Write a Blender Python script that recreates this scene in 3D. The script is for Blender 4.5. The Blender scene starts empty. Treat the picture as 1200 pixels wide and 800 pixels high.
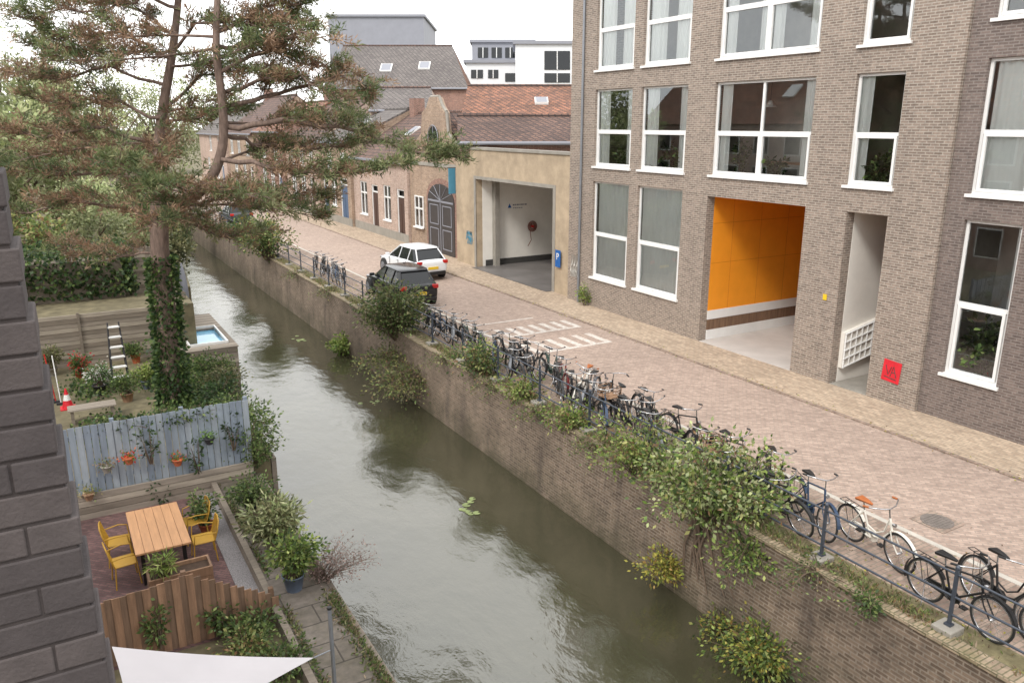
import bpy, bmesh, math, random
import numpy as np
from mathutils import Vector, Matrix
R=math.radians; sin=math.sin; cos=math.cos; PI=math.pi
random.seed(7); np.random.seed(7)
S=bpy.context.scene; COL=S.collection
F=930.; P=R(15.3); YAW=R(30.1); CAM=Vector((0,0,7))
def ray(u,v):
    c=F*cos(P)+(400-v)*sin(P); z=-F*sin(P)+(400-v)*cos(P); d=u-600
    return Vector((sin(YAW)*c+cos(YAW)*d, cos(YAW)*c-sin(YAW)*d, z))
def G(u,v,z=0):
    r=ray(u,v); return CAM+r*((z-7)/r.z)
def onX(u,v,X):
    r=ray(u,v); return CAM+r*(X/r.x)
def onY(u,v,Y):
    r=ray(u,v); return CAM+r*(Y/r.y)
def atF(u,v,f):
    r=ray(u,v); h=r.x*sin(YAW)+r.y*cos(YAW); return CAM+r*(f/h)
def rnd(a,b): return random.uniform(a,b)

# ------------------------------------------------------------------ builder
class MB:
    def __init__(s): s.v=[]; s.f=[]; s.m=[]; s.sm=[]
    def add(s,vs,fs,mi=0,sm=False):
        b=len(s.v); s.v+= [tuple(p) for p in vs]
        for f in fs: s.f.append(tuple(i+b for i in f)); s.m.append(mi); s.sm.append(sm)
        return s
    def box(s,x0,x1,y0,y1,z0,z1,mi=0):
        x0,x1=sorted((x0,x1)); y0,y1=sorted((y0,y1)); z0,z1=sorted((z0,z1))
        vs=[(x0,y0,z0),(x1,y0,z0),(x1,y1,z0),(x0,y1,z0),(x0,y0,z1),(x1,y0,z1),(x1,y1,z1),(x0,y1,z1)]
        return s.add(vs,[(0,3,2,1),(4,5,6,7),(0,1,5,4),(1,2,6,5),(2,3,7,6),(3,0,4,7)],mi)
    def obox(s,c,size,M=None,mi=0):
        a,b,d=[k/2 for k in size]; M=M or Matrix.Identity(3)
        vs=[Vector(c)+M@Vector(p) for p in [(-a,-b,-d),(a,-b,-d),(a,b,-d),(-a,b,-d),(-a,-b,d),(a,-b,d),(a,b,d),(-a,b,d)]]
        return s.add(vs,[(0,3,2,1),(4,5,6,7),(0,1,5,4),(1,2,6,5),(2,3,7,6),(3,0,4,7)],mi)
    def quad(s,a,b,c,d,mi=0): return s.add([a,b,c,d],[(0,1,2,3)],mi)
    def poly(s,pts,mi=0): return s.add(pts,[tuple(range(len(pts)))],mi)
    def extr(s,pts,off,mi=0):
        n=len(pts); off=Vector(off); q=[Vector(p) for p in pts]
        vs=q+[p+off for p in q]
        fs=[tuple(range(n))[::-1],tuple(range(n,2*n))]+[(i,(i+1)%n,n+(i+1)%n,n+i) for i in range(n)]
        return s.add(vs,fs,mi)
    def tube(s,pts,r,n=6,closed=False,mi=0,sm=True):
        pts=[Vector(p) for p in pts]; N=len(pts)
        rs=r if isinstance(r,(list,tuple)) else [r]*N
        vs=[];prev=None
        for i,p in enumerate(pts):
            if closed: t=pts[(i+1)%N]-pts[i-1]
            else: t=pts[min(i+1,N-1)]-pts[max(i-1,0)]
            if t.length<1e-9: t=Vector((0,0,1))
            t.normalize()
            if prev is None:
                a=Vector((0,0,1)) if abs(t.z)<.9 else Vector((1,0,0))
                u=t.cross(a).normalized()
            else:
                u=prev-t*prev.dot(t)
                u=u.normalized() if u.length>1e-6 else t.orthogonal().normalized()
            prev=u; w=t.cross(u)
            for k in range(n):
                a=2*PI*k/n; vs.append(p+(u*cos(a)+w*sin(a))*rs[i])
        fs=[]
        M=N if closed else N-1
        for i in range(M):
            j=(i+1)%N
            for k in range(n): fs.append((i*n+k,i*n+(k+1)%n,j*n+(k+1)%n,j*n+k))
        s.add(vs,fs,mi,sm)
        if not closed:
            s.add(vs[:n],[tuple(range(n))[::-1]],mi); s.add(vs[-n:],[tuple(range(n))],mi)
        return s
    def lathe(s,prof,c,n=16,axis='z',mi=0,sm=True):
        c=Vector(c); vs=[]
        for (r,h) in prof:
            for k in range(n):
                a=2*PI*k/n
                if axis=='z': p=(r*cos(a),r*sin(a),h)
                elif axis=='y': p=(r*cos(a),h,-r*sin(a))
                else: p=(h,r*cos(a),r*sin(a))
                vs.append(c+Vector(p))
        fs=[]
        for i in range(len(prof)-1):
            for k in range(n): fs.append((i*n+k,i*n+(k+1)%n,(i+1)*n+(k+1)%n,(i+1)*n+k))
        s.add(vs,fs,mi,sm)
        s.add(vs[:n],[tuple(range(n))[::-1]],mi); s.add(vs[-n:],[tuple(range(n))],mi)
        return s
    def build(s,name,mats,parent=None,bevel=0,subsurf=0):
        me=bpy.data.meshes.new(name)
        V=s.v
        me.from_pydata(V,[],s.f)
        me.update()
        ul=me.uv_layers.new(name='UVMap')
        dat=np.zeros(len(me.loops)*2,dtype=np.float32)
        for p in me.polygons:
            n=p.normal; ax,ay,az=abs(n.x),abs(n.y),abs(n.z)
            for li in p.loop_indices:
                q=V[me.loops[li].vertex_index]
                if az>=ax and az>=ay: a,b=q[0],q[1]
                elif ax>=ay: a,b=q[1],q[2]
                else: a,b=q[0],q[2]
                dat[li*2]=a; dat[li*2+1]=b
        ul.data.foreach_set('uv',dat)
        if not isinstance(mats,(list,tuple)): mats=[mats]
        for m in mats: me.materials.append(m)
        me.polygons.foreach_set('material_index',s.m)
        me.polygons.foreach_set('use_smooth',s.sm)
        return link(name,me,parent,bevel,subsurf)
def rootof(o):
    while o.parent: o=o.parent
    return o
def link(name,me,parent=None,bevel=0,subsurf=0):
    o=bpy.data.objects.new(name,me); COL.objects.link(o)
    if parent is not None:
        off=rootof(parent).location
        if off.length>0: me.transform(Matrix.Translation(-off))
        o.parent=parent
    if bevel:
        b=o.modifiers.new('b','BEVEL'); b.width=bevel; b.segments=2; b.limit_method='ANGLE'
    if subsurf:
        b=o.modifiers.new('s','SUBSURF'); b.levels=subsurf; b.render_levels=subsurf
    return o
def tag(o,label,cat,group=None,kind=None):
    if label: o['label']=label
    if cat: o['category']=cat
    if group: o['group']=group
    if kind: o['kind']=kind
    return o
def thing(name,label,cat,loc=(0,0,0),group=None):
    o=bpy.data.objects.new(name,None); COL.objects.link(o); o.location=loc; o.empty_display_size=.2
    return tag(o,label,cat,group)
def struct(o): o['kind']='structure'; return o
CHILD={}
def copy_tree(o,parent=None):
    c=o.copy(); COL.objects.link(c)
    if parent is not None: c.parent=parent
    for ch in CHILD[o.name]: copy_tree(ch,c)
    return c
def index_children():
    CHILD.clear()
    for o in bpy.data.objects: CHILD.setdefault(o.name,[])
    for o in bpy.data.objects:
        if o.parent: CHILD[o.parent.name].append(o)

# ------------------------------------------------------------------ materials
def newmat(name):
    m=bpy.data.materials.new(name); m.use_nodes=True; nt=m.node_tree
    return m,nt,nt.nodes['Principled BSDF']
def rgb(r,g,b):
    f=lambda c:(c/255/12.92) if c/255<=.04045 else ((c/255+.055)/1.055)**2.4
    return (f(r),f(g),f(b),1)
def mixc(nt,fac,a,b,mode='MIX'):
    n=nt.nodes.new('ShaderNodeMix'); n.data_type='RGBA'; n.blend_type=mode
    for sock,val in ((n.inputs[0],fac),(n.inputs[6],a),(n.inputs[7],b)):
        if hasattr(val,'links'): nt.links.new(val,sock)
        else: sock.default_value=val
    return n.outputs[2]
def noise(nt,scale,detail=4,coord='Object',rough=.6,scalev=None):
    tc=nt.nodes.new('ShaderNodeTexCoord'); n=nt.nodes.new('ShaderNodeTexNoise')
    n.inputs['Scale'].default_value=scale; n.inputs['Detail'].default_value=detail; n.inputs['Roughness'].default_value=rough
    src=tc.outputs[coord]
    if scalev:
        mp=nt.nodes.new('ShaderNodeMapping'); mp.inputs['Scale'].default_value=scalev; nt.links.new(src,mp.inputs[0]); src=mp.outputs[0]
    nt.links.new(src,n.inputs['Vector']); return n.outputs['Fac']
def ramp(nt,fac,a,b,c0=(0,0,0,1),c1=(1,1,1,1)):
    r=nt.nodes.new('ShaderNodeValToRGB'); r.color_ramp.elements[0].position=a; r.color_ramp.elements[1].position=b
    r.color_ramp.elements[0].color=c0; r.color_ramp.elements[1].color=c1
    nt.links.new(fac,r.inputs[0]); return r.outputs[0]
def bump(nt,h,bs,strength=.3,dist=.01):
    b=nt.nodes.new('ShaderNodeBump'); b.inputs['Strength'].default_value=strength; b.inputs['Distance'].default_value=dist
    nt.links.new(h,b.inputs['Height']); nt.links.new(b.outputs[0],bs.inputs['Normal'])
def sc(c,k): return (min(c[0]*k,1),min(c[1]*k,1),min(c[2]*k,1),1)
def mat(name,c,rough=.7,var=.25,scale=3,metal=0,bmp=0,scalev=None,dirt=0,spec=.5,worn=None):
    m,nt,bs=newmat(name)
    col=mixc(nt,ramp(nt,noise(nt,scale,6,scalev=scalev),.3,.7),sc(c,1-var),sc(c,1+var))
    if dirt: col=mixc(nt,ramp(nt,noise(nt,.6,8,rough=.75),.45,.75),col,sc(c,1-dirt))
    if worn: col=mixc(nt,ramp(nt,noise(nt,7,8,rough=.8),.46,.62),col,worn)
    nt.links.new(col,bs.inputs['Base Color'])
    bs.inputs['Roughness'].default_value=rough; bs.inputs['Metallic'].default_value=metal
    bs.inputs['Specular IOR Level'].default_value=spec
    if bmp: bump(nt,noise(nt,scale*6,5,scalev=scalev),bs,bmp,.01)
    return m
def brick(name,c1,c2,mo,bw=.22,bh=.065,ms=.01,rot=0,dirt=.35,moss=None,rough=.85,bmp=.5,dcol=None,soft=.1,big=.5,off=.5,streak=0):
    m,nt,bs=newmat(name)
    tc=nt.nodes.new('ShaderNodeTexCoord'); mp=nt.nodes.new('ShaderNodeMapping')
    mp.inputs['Rotation'].default_value=(0,0,R(rot)); nt.links.new(tc.outputs['UV'],mp.inputs[0])
    b=nt.nodes.new('ShaderNodeTexBrick'); nt.links.new(mp.outputs[0],b.inputs['Vector'])
    b.offset=off
    b.inputs['Color1'].default_value=c1; b.inputs['Color2'].default_value=c2; b.inputs['Mortar'].default_value=mo
    b.inputs['Scale'].default_value=1; b.inputs['Brick Width'].default_value=bw; b.inputs['Row Height'].default_value=bh
    b.inputs['Mortar Size'].default_value=ms; b.inputs['Mortar Smooth'].default_value=soft
    col=b.outputs['Color']
    g=ramp(nt,noise(nt,9,4),.3,.7,(.78,.78,.78,1),(1.18,1.16,1.14,1))
    col=mixc(nt,1,col,g,'MULTIPLY')
    d=ramp(nt,noise(nt,big,8,rough=.7),.4,.7)
    col=mixc(nt,d,col,mixc(nt,1,col,dcol or (1-dirt,1-dirt,1-dirt,1),'MULTIPLY'))
    if streak:
        s_=ramp(nt,noise(nt,1,5,scalev=(2.2,2.2,.25)),.5,.75,(1,1,1,1),(1-streak,1-streak,1-streak*.9,1)); col=mixc(nt,1,col,s_,'MULTIPLY')
    if moss:
        sx=nt.nodes.new('ShaderNodeSeparateXYZ'); g2=nt.nodes.new('ShaderNodeNewGeometry'); nt.links.new(g2.outputs['Position'],sx.inputs[0])
        mr=nt.nodes.new('ShaderNodeMapRange'); nt.links.new(sx.outputs[2],mr.inputs[0])
        mr.inputs[1].default_value=moss[0]; mr.inputs[2].default_value=moss[1]; mr.inputs[3].default_value=1; mr.inputs[4].default_value=0
        mm=nt.nodes.new('ShaderNodeMath'); mm.operation='MULTIPLY'; nt.links.new(mr.outputs[0],mm.inputs[0])
        nt.links.new(ramp(nt,noise(nt,1.3,7,rough=.7),.3,.6),mm.inputs[1])
        col=mixc(nt,mm.outputs[0],col,moss[2])
    nt.links.new(col,bs.inputs['Base Color']); bs.inputs['Roughness'].default_value=rough
    inv=nt.nodes.new('ShaderNodeMath'); inv.operation='SUBTRACT'; inv.inputs[0].default_value=1; nt.links.new(b.outputs['Fac'],inv.inputs[1])
    if bmp: bump(nt,inv.outputs[0],bs,bmp,.01)
    return m
def leafmat(name='leaf',tr=.35):
    m=bpy.data.materials.new(name); m.use_nodes=True; nt=m.node_tree; nt.nodes.clear()
    o=nt.nodes.new('ShaderNodeOutputMaterial'); a=nt.nodes.new('ShaderNodeAttribute'); a.attribute_name='Col'
    d=nt.nodes.new('ShaderNodeBsdfPrincipled'); d.inputs['Roughness'].default_value=.5; d.inputs['Specular IOR Level'].default_value=.35
    t=nt.nodes.new('ShaderNodeBsdfTranslucent'); x=nt.nodes.new('ShaderNodeMixShader'); x.inputs[0].default_value=tr
    nt.links.new(a.outputs['Color'],d.inputs['Base Color']); nt.links.new(a.outputs['Color'],t.inputs['Color'])
    nt.links.new(d.outputs[0],x.inputs[1]); nt.links.new(t.outputs[0],x.inputs[2]); nt.links.new(x.outputs[0],o.inputs[0]); return m
def glassmat(name,tint=(.97,.99,.98,1),base=.08):
    m=bpy.data.materials.new(name); m.use_nodes=True; nt=m.node_tree; nt.nodes.clear()
    o=nt.nodes.new('ShaderNodeOutputMaterial'); t=nt.nodes.new('ShaderNodeBsdfTransparent'); t.inputs[0].default_value=tint
    g=nt.nodes.new('ShaderNodeBsdfGlossy'); g.inputs['Roughness'].default_value=.01; g.inputs[0].default_value=(.92,.96,.98,1)
    fr=nt.nodes.new('ShaderNodeFresnel'); fr.inputs[0].default_value=1.6
    ma=nt.nodes.new('ShaderNodeMath'); ma.operation='ADD'; ma.inputs[1].default_value=base; ma.use_clamp=True; nt.links.new(fr.outputs[0],ma.inputs[0])
    x=nt.nodes.new('ShaderNodeMixShader'); nt.links.new(ma.outputs[0],x.inputs[0]); nt.links.new(t.outputs[0],x.inputs[1]); nt.links.new(g.outputs[0],x.inputs[2])
    nt.links.new(x.outputs[0],o.inputs[0]); return m
M={}
M['leaf']=leafmat()
M['glass']=glassmat('window_glass')
M['carglass']=mat('car_glass',(.012,.014,.016,1),.06,.1)
M['facade']=brick('facade_brick',rgb(152,136,124),rgb(120,106,96),rgb(168,160,150),.215,.065,.011,dirt=.14,big=.25,bmp=.4,streak=.12)
M['facade2']=brick('dark_facade_brick',rgb(124,110,104),rgb(100,88,84),rgb(134,126,120),.215,.065,.011,dirt=.14,big=.25,bmp=.4,streak=.1)
M['quay']=brick('quay_brick',rgb(136,118,102),rgb(102,86,72),rgb(146,134,120),.22,.068,.012,dirt=.5,moss=(-2.2,-1.1,rgb(66,62,44)),big=.8,streak=.4)
M['coping']=brick('coping_brick',rgb(168,150,130),rgb(134,118,100),rgb(112,106,84),.075,.25,.01,dirt=.4,big=1.5,dcol=(.55,.6,.42,1),rot=90)
M['road']=brick('road_brick',rgb(186,164,150),rgb(156,136,124),rgb(152,140,130),.2,.075,.009,rot=45,dirt=.14,big=.3,bmp=.2)
M['strip']=brick('strip_brick',rgb(172,152,138),rgb(140,120,108),rgb(136,126,114),.21,.09,.01,dirt=.3,big=.7,bmp=.25)
M['walk']=brick('sidewalk_brick',rgb(194,174,152),rgb(168,148,128),rgb(156,144,128),.21,.1,.01,rot=90,dirt=.2,big=.5,bmp=.25)
M['patio']=brick('patio_brick',rgb(120,90,88),rgb(94,68,68),rgb(86,74,70),.2,.07,.008,rot=45,dirt=.3,big=1)
M['kerb']=mat('kerb_stone',rgb(186,180,170),.8,.15,4,dirt=.3)
M['concrete']=mat('concrete',rgb(150,145,136),.85,.15,2.5,bmp=.2,dirt=.3)
M['ledge']=brick('ledge_slab',rgb(120,112,104),rgb(104,96,88),rgb(76,70,64),.9,.6,.015,dirt=.4,big=1.2,dcol=(.55,.56,.46,1),bmp=.4)
M['stucco']=mat('beige_stucco',rgb(178,160,136),.9,.14,1.4,bmp=.25,dirt=.42)
M['plaster']=mat('pale_plaster',rgb(232,228,220),.9,.05,1.4,dirt=.1)
M['orange']=mat('orange_panel',rgb(238,152,40),.5,.05,2)
M['seam']=mat('faint_seam',rgb(190,116,28),.8,.1)
M['white']=mat('white_paint',rgb(228,228,226),.45,.04,3)
M['whitesail']=mat('white_sail',rgb(196,192,194),.9,.04,2)
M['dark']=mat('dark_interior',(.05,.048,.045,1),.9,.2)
M['room']=mat('room_wall',(.6,.57,.52,1),.9,.3,.7)
M['curtain']=mat('pale_curtain_cloth',rgb(250,251,248),.9,.02,2)
M['floor']=mat('grey_floor',rgb(186,180,174),.8,.1,1)
M['darkfloor']=mat('wet_dark_floor',rgb(110,106,104),.4,.3,.7)
M['metal']=mat('railing_paint',rgb(74,80,90),.45,.2,8,metal=.3)
M['grey']=mat('grey_metal',rgb(140,144,150),.4,.1,5,metal=.5)
M['black']=mat('black_paint',(.014,.014,.015,1),.35,.2,5)
M['rubber']=mat('tyre_rubber',(.022,.022,.022,1),.8,.2,8)
M['chrome']=mat('steel',rgb(190,190,192),.25,.1,5,metal=.9)
M['bwhite']=mat('white_bike_paint',rgb(222,218,208),.35,.05)
M['bblue']=mat('blue_bike_paint',rgb(48,66,90),.35,.1)
M['bgreen']=mat('green_bike_paint',rgb(60,80,72),.35,.1)
M['bgrey']=mat('grey_bike_paint',rgb(120,122,126),.35,.1,metal=.3)
M['bred']=mat('red_bike_paint',rgb(110,40,40),.35,.1)
M['tan']=mat('tan_leather',rgb(168,96,48),.5,.15,8)
M['carwhite']=mat('white_car_paint',rgb(228,230,232),.2,.02)
M['carblack']=mat('black_car_paint',(.014,.015,.018,1),.15,.1)
M['cargrey']=mat('dark_grey_car_paint',(.05,.055,.065,1),.2,.1)
M['red']=mat('red_lamp',rgb(180,24,20),.3,.1)
M['poster']=mat('red_poster',rgb(208,34,48),.6,.15,6)
M['blue']=mat('blue_sign',rgb(24,90,160),.5,.06)
M['lightblue']=mat('banner_blue',rgb(80,142,168),.6,.1)
M['tile']=brick('red_roof_tile',rgb(172,118,92),rgb(120,86,72),rgb(74,58,52),.24,.3,.03,rot=90,dirt=.4,big=.7,bmp=1,dcol=(.5,.52,.48,1),off=0)
M['tiledark']=brick('brown_roof_tile',rgb(126,98,86),rgb(96,76,70),rgb(62,54,52),.24,.3,.03,rot=90,dirt=.4,big=.5,bmp=1,off=0)
M['slate']=brick('grey_roof_tile',rgb(118,112,108),rgb(98,92,90),rgb(76,72,72),.3,.35,.03,rot=90,dirt=.2,big=.2,bmp=.6)
M['pinkbrick']=brick('pink_brick',rgb(196,172,158),rgb(172,144,130),rgb(190,178,168),.22,.065,.01,dirt=.25,big=.5,streak=.15)
M['redbrick']=brick('red_brick',rgb(156,112,96),rgb(130,90,78),rgb(158,146,136),.22,.065,.01,dirt=.3,big=.5,streak=.15)
M['tanbrick']=brick('tan_brick',rgb(180,154,132),rgb(150,124,104),rgb(168,156,142),.22,.065,.01,dirt=.3,big=.5,streak=.2)
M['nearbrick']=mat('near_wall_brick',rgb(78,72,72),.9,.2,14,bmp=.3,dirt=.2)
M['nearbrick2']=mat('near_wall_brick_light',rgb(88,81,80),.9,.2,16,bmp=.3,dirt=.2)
M['mortar']=mat('mortar',rgb(66,60,59),.95,.15,20,bmp=.2)
for k,c in (('a',(150,118,92)),('b',(134,104,80)),('c',(120,94,74))): M['brown'+k]=mat('brown_wood_'+k,rgb(*c),.8,.3,2,scalev=(6,6,.6),bmp=.3)
for k,c in (('a',(134,144,154)),('b',(122,132,144)),('c',(144,152,160))): M['blueg'+k]=mat('bluegrey_wood_'+k,rgb(*c),.8,.18,2,scalev=(6,6,.6),bmp=.2,dirt=.25)
for k,c in (('a',(144,134,122)),('b',(126,116,104)),('c',(160,150,136))): M['old'+k]=mat('weathered_wood_'+k,rgb(*c),.85,.25,2,scalev=(.6,6,6),bmp=.3)
M['rusta']=mat('tan_fence_wood',rgb(148,116,92),.85,.35,2,scalev=(6,6,.6),bmp=.3,dirt=.4)
M['rustb']=mat('dull_fence_wood',rgb(122,98,80),.85,.35,2,scalev=(6,6,.6),bmp=.3,dirt=.4)
M['teak']=mat('orange_table_wood',rgb(190,144,104),.6,.14,2,scalev=(8,1,1))
M['yellow']=mat('yellow_chair_paint',rgb(186,144,52),.5,.08)
M['terra']=mat('terracotta',rgb(180,100,66),.8,.15,6)
M['bluepot']=mat('blue_grey_pot',rgb(96,108,126),.5,.12,6)
M['darkpot']=mat('dark_pot',rgb(50,50,54),.6,.12,6)
M['soil']=mat('soil',rgb(70,54,42),.95,.3,20)
M['gravel']=mat('gravel_mat',rgb(140,136,136),.95,.5,50,bmp=.8)
M['earth']=mat('garden_earth',rgb(112,104,80),.95,.4,3,bmp=.4,dirt=.4)
M['grass']=mat('moss_verge',rgb(116,108,80),.95,.4,5,bmp=.5,dirt=.4)
M['bark']=mat('pine_bark',rgb(122,104,94),.95,.4,5,scalev=(3,3,.8),bmp=.9)
M['twig']=mat('twig_bark',rgb(104,88,74),.9,.2,9)
M['poolwater']=mat('pool_water',rgb(130,186,216),.05,.1,3)
M['doorblue']=mat('blue_door',rgb(70,92,120),.5,.1)
M['doorbrown']=mat('brown_door',rgb(74,52,44),.5,.15)
M['doordark']=mat('dark_grey_door',rgb(62,58,58),.5,.15)
M['hose']=mat('hose_rubber',rgb(124,80,68),.6,.15)
M['zinc']=mat('grey_cladding',rgb(136,138,146),.6,.06,1)
M['render']=mat('white_render',rgb(216,218,220),.8,.03,1)
M['pad']=mat('lily_pad_green',rgb(126,138,88),.5,.3,5)
M['yellowsign']=mat('yellow_sign',rgb(226,190,40),.5,.05)
M['iron']=mat('cast_iron',rgb(116,108,102),.7,.2,12,bmp=.5)
M['paintline']=mat('road_marking_paint',rgb(214,208,200),.8,.1,6,dirt=.2,worn=rgb(176,158,146))

m=bpy.data.materials.new('canal_water'); m.use_nodes=True; nt=m.node_tree; nt.nodes.clear()
o_=nt.nodes.new('ShaderNodeOutputMaterial'); df=nt.nodes.new('ShaderNodeBsdfDiffuse'); gl=nt.nodes.new('ShaderNodeBsdfGlossy')
gl.inputs['Roughness'].default_value=.02; gl.inputs[0].default_value=(.97,.97,.95,1)
n1=noise(nt,.8,2,scalev=(1,.7,1)); n2=noise(nt,3.5,3,scalev=(1.5,.8,1)); n3=noise(nt,14,3,scalev=(1.4,.7,1))
a1=nt.nodes.new('ShaderNodeMath'); a1.operation='MULTIPLY_ADD'; nt.links.new(n2,a1.inputs[0]); a1.inputs[1].default_value=.22; nt.links.new(n1,a1.inputs[2])
a2=nt.nodes.new('ShaderNodeMath'); a2.operation='MULTIPLY_ADD'; nt.links.new(n3,a2.inputs[0]); a2.inputs[1].default_value=.06; nt.links.new(a1.outputs[0],a2.inputs[2])
bp=nt.nodes.new('ShaderNodeBump'); bp.inputs['Strength'].default_value=.55; bp.inputs['Distance'].default_value=.06; nt.links.new(a2.outputs[0],bp.inputs['Height'])
nt.links.new(mixc(nt,ramp(nt,noise(nt,.25,4),.35,.65),rgb(58,57,42),rgb(70,68,52)),df.inputs[0])
fr=nt.nodes.new('ShaderNodeFresnel'); fr.inputs[0].default_value=2.15
for nd in (gl,fr): nt.links.new(bp.outputs[0],nd.inputs['Normal'])
mxs=nt.nodes.new('ShaderNodeMixShader'); nt.links.new(fr.outputs[0],mxs.inputs[0]); nt.links.new(df.outputs[0],mxs.inputs[1]); nt.links.new(gl.outputs[0],mxs.inputs[2]); nt.links.new(mxs.outputs[0],o_.inputs[0]); M['water']=m

# ------------------------------------------------------------------ world, sun, camera
w=bpy.data.worlds.new('World'); S.world=w; w.use_nodes=True; nt=w.node_tree
bg=nt.nodes['Background']; sky=nt.nodes.new('ShaderNodeTexSky'); sky.sky_type='NISHITA'; sky.sun_disc=False
sky.sun_elevation=R(46); sky.sun_rotation=R(235)
nz=noise(nt,1.6,6,'Generated',.6,(1,1,2.5))
cl=mixc(nt,ramp(nt,nz,.25,.6),(12.4,12.8,13.3,1),(14.8,14.6,14.4,1))
mx=mixc(nt,.94,sky.outputs[0],cl)
nt.links.new(mx,bg.inputs['Color']); bg.inputs['Strength'].default_value=.15
sl=bpy.data.lights.new('sun','SUN'); sl.energy=2.2; sl.angle=R(14); sl.color=(1,.96,.9)
so=bpy.data.objects.new('sun',sl); COL.objects.link(so)
so.rotation_euler=Vector((.66,.36,-.72)).to_track_quat('-Z','Y').to_euler()
cd=bpy.data.cameras.new('camera'); cam=bpy.data.objects.new('camera',cd); COL.objects.link(cam); cam.location=CAM
cam.rotation_euler=(R(90)-P,0,-YAW); cd.sensor_width=36; cd.lens=36*F/1200; cd.clip_end=3000; cd.clip_start=.05; S.camera=cam
S.view_settings.view_transform='Standard'; S.view_settings.look='None'; S.view_settings.exposure=0

# ------------------------------------------------------------------ setting
struct(MB().box(-900,900,-300,1500,-3.2,-3.0).build('ground',M['earth']))
struct(MB().quad((-40,-20,-2.1),(10.3,-20,-2.1),(10.3,140,-2.1),(-40,140,-2.1)).build('canal_water',M['water']))
b=MB().box(10.6,900,-60,600,-.5,-.02); struct(b.build('street_bed',M['earth']))
struct(MB().box(12.56,16.4,-15,125,-.3,0).build('road',M['road']))
struct(MB().box(10.7,12.44,-15,125,-.3,-.002).build('bicycle_strip',M['strip']))
struct(MB().box(12.44,12.56,-15,125,-.3,.006).build('kerb_line',M['kerb']))
struct(MB().box(16.5,18.9,-15,125,-.3,.03).build('sidewalk',M['walk']))
struct(MB().box(16.4,16.5,-15,125,-.3,.034).build('sidewalk_kerb',M['strip']))
struct(MB().box(10.26,10.7,-15,125,-.6,.01).build('verge',M['grass']))
q=MB(); q.add([(9.86,-15,-3),(10,-15,0),(10,125,0),(9.86,125,-3),(10.3,-15,0),(10.3,125,0),(10.3,-15,-3),(10.3,125,-3)],[(0,1,2,3),(0,6,4,1),(3,2,5,7)])
tag(q.build('quay_wall',M['quay']),'long brown brick quay wall rising from the canal below the railing','wall')
tag(MB().box(9.96,10.26,-15,125,0.002,.05).build('quay_coping',M['coping']),'pale brick coping course along the top of the quay wall','coping')
def comb(Y,X0,X1,d,lab):
    b=MB(); 
    def strip(x0,x1,y0,y1): b.quad((x0,y0,.005),(x1,y0,.005),(x1,y1,.005),(x0,y1,.005))
    strip(X0,X1,Y,Y+.16)
    n=int((X1-X0)/.5)
    for i in range(n+1):
        x=X0+i*(X1-X0-.22)/n
        strip(x,x+.22,Y+.17,Y+d)
    tag(b.build('road_marking',M['paintline']),lab,'road marking')
comb(20.4,12.8,15.7,1.35,'worn white comb shaped hump marking, the nearer of the two on the street')
comb(22.6,13.0,16.0,1.15,'worn white comb shaped hump marking, the farther one toward the cars')
b=MB().quad((12.7,24.6,.005),(15.2,24.6,.005),(15.2,24.7,.005),(12.7,24.7,.005)); 
tag(b.build('road_line',M['paintline']),'single thin white line across the street beyond the comb markings','road marking')
c=G(1098,611)
mh=thing('manhole_cover','round cast iron manhole cover in a square frame in the brick street','manhole cover',(c.x,c.y,0))
MB().box(c.x-.33,c.x+.33,c.y-.33,c.y+.33,.004,.01).build('frame',M['strip'],mh)
b=MB().lathe([(.28,.011),(.28,.018)],(c.x,c.y,0),28)
for i in range(-3,4): b.box(c.x-.2,c.x+.2,c.y+i*.06-.012,c.y+i*.06+.012,.018,.024)
b.build('lid',M['iron'],mh)

# ------------------------------------------------------------------ generic building pieces
def facade(mb,X,y0,y1,z0,z1,holes,dep,mi=0,mr=None):
    mr=mi if mr is None else mr
    ys=sorted({y0,y1,*[h[0] for h in holes],*[h[1] for h in holes]}); zs=sorted({z0,z1,*[h[2] for h in holes],*[h[3] for h in holes]})
    ys=[y for y in ys if y0<=y<=y1]; zs=[z for z in zs if z0<=z<=z1]
    for a,bb in zip(ys,ys[1:]):
        for c,d in zip(zs,zs[1:]):
            my,mz=(a+bb)/2,(c+d)/2
            if any(h[0]<my<h[1] and h[2]<mz<h[3] for h in holes): continue
            mb.quad((X,a,c),(X,a,d),(X,bb,d),(X,bb,c),mi)
    for (a,bb,c,d) in holes:
        mb.quad((X,a,c),(X+dep,a,c),(X+dep,a,d),(X,a,d),mr)
        mb.quad((X,bb,c),(X,bb,d),(X+dep,bb,d),(X+dep,bb,c),mr)
        mb.quad((X,a,d),(X+dep,a,d),(X+dep,bb,d),(X,bb,d),mr)
        if c>z0+.01: mb.quad((X,a,c),(X,bb,c),(X+dep,bb,c),(X+dep,a,c),mr)
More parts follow.
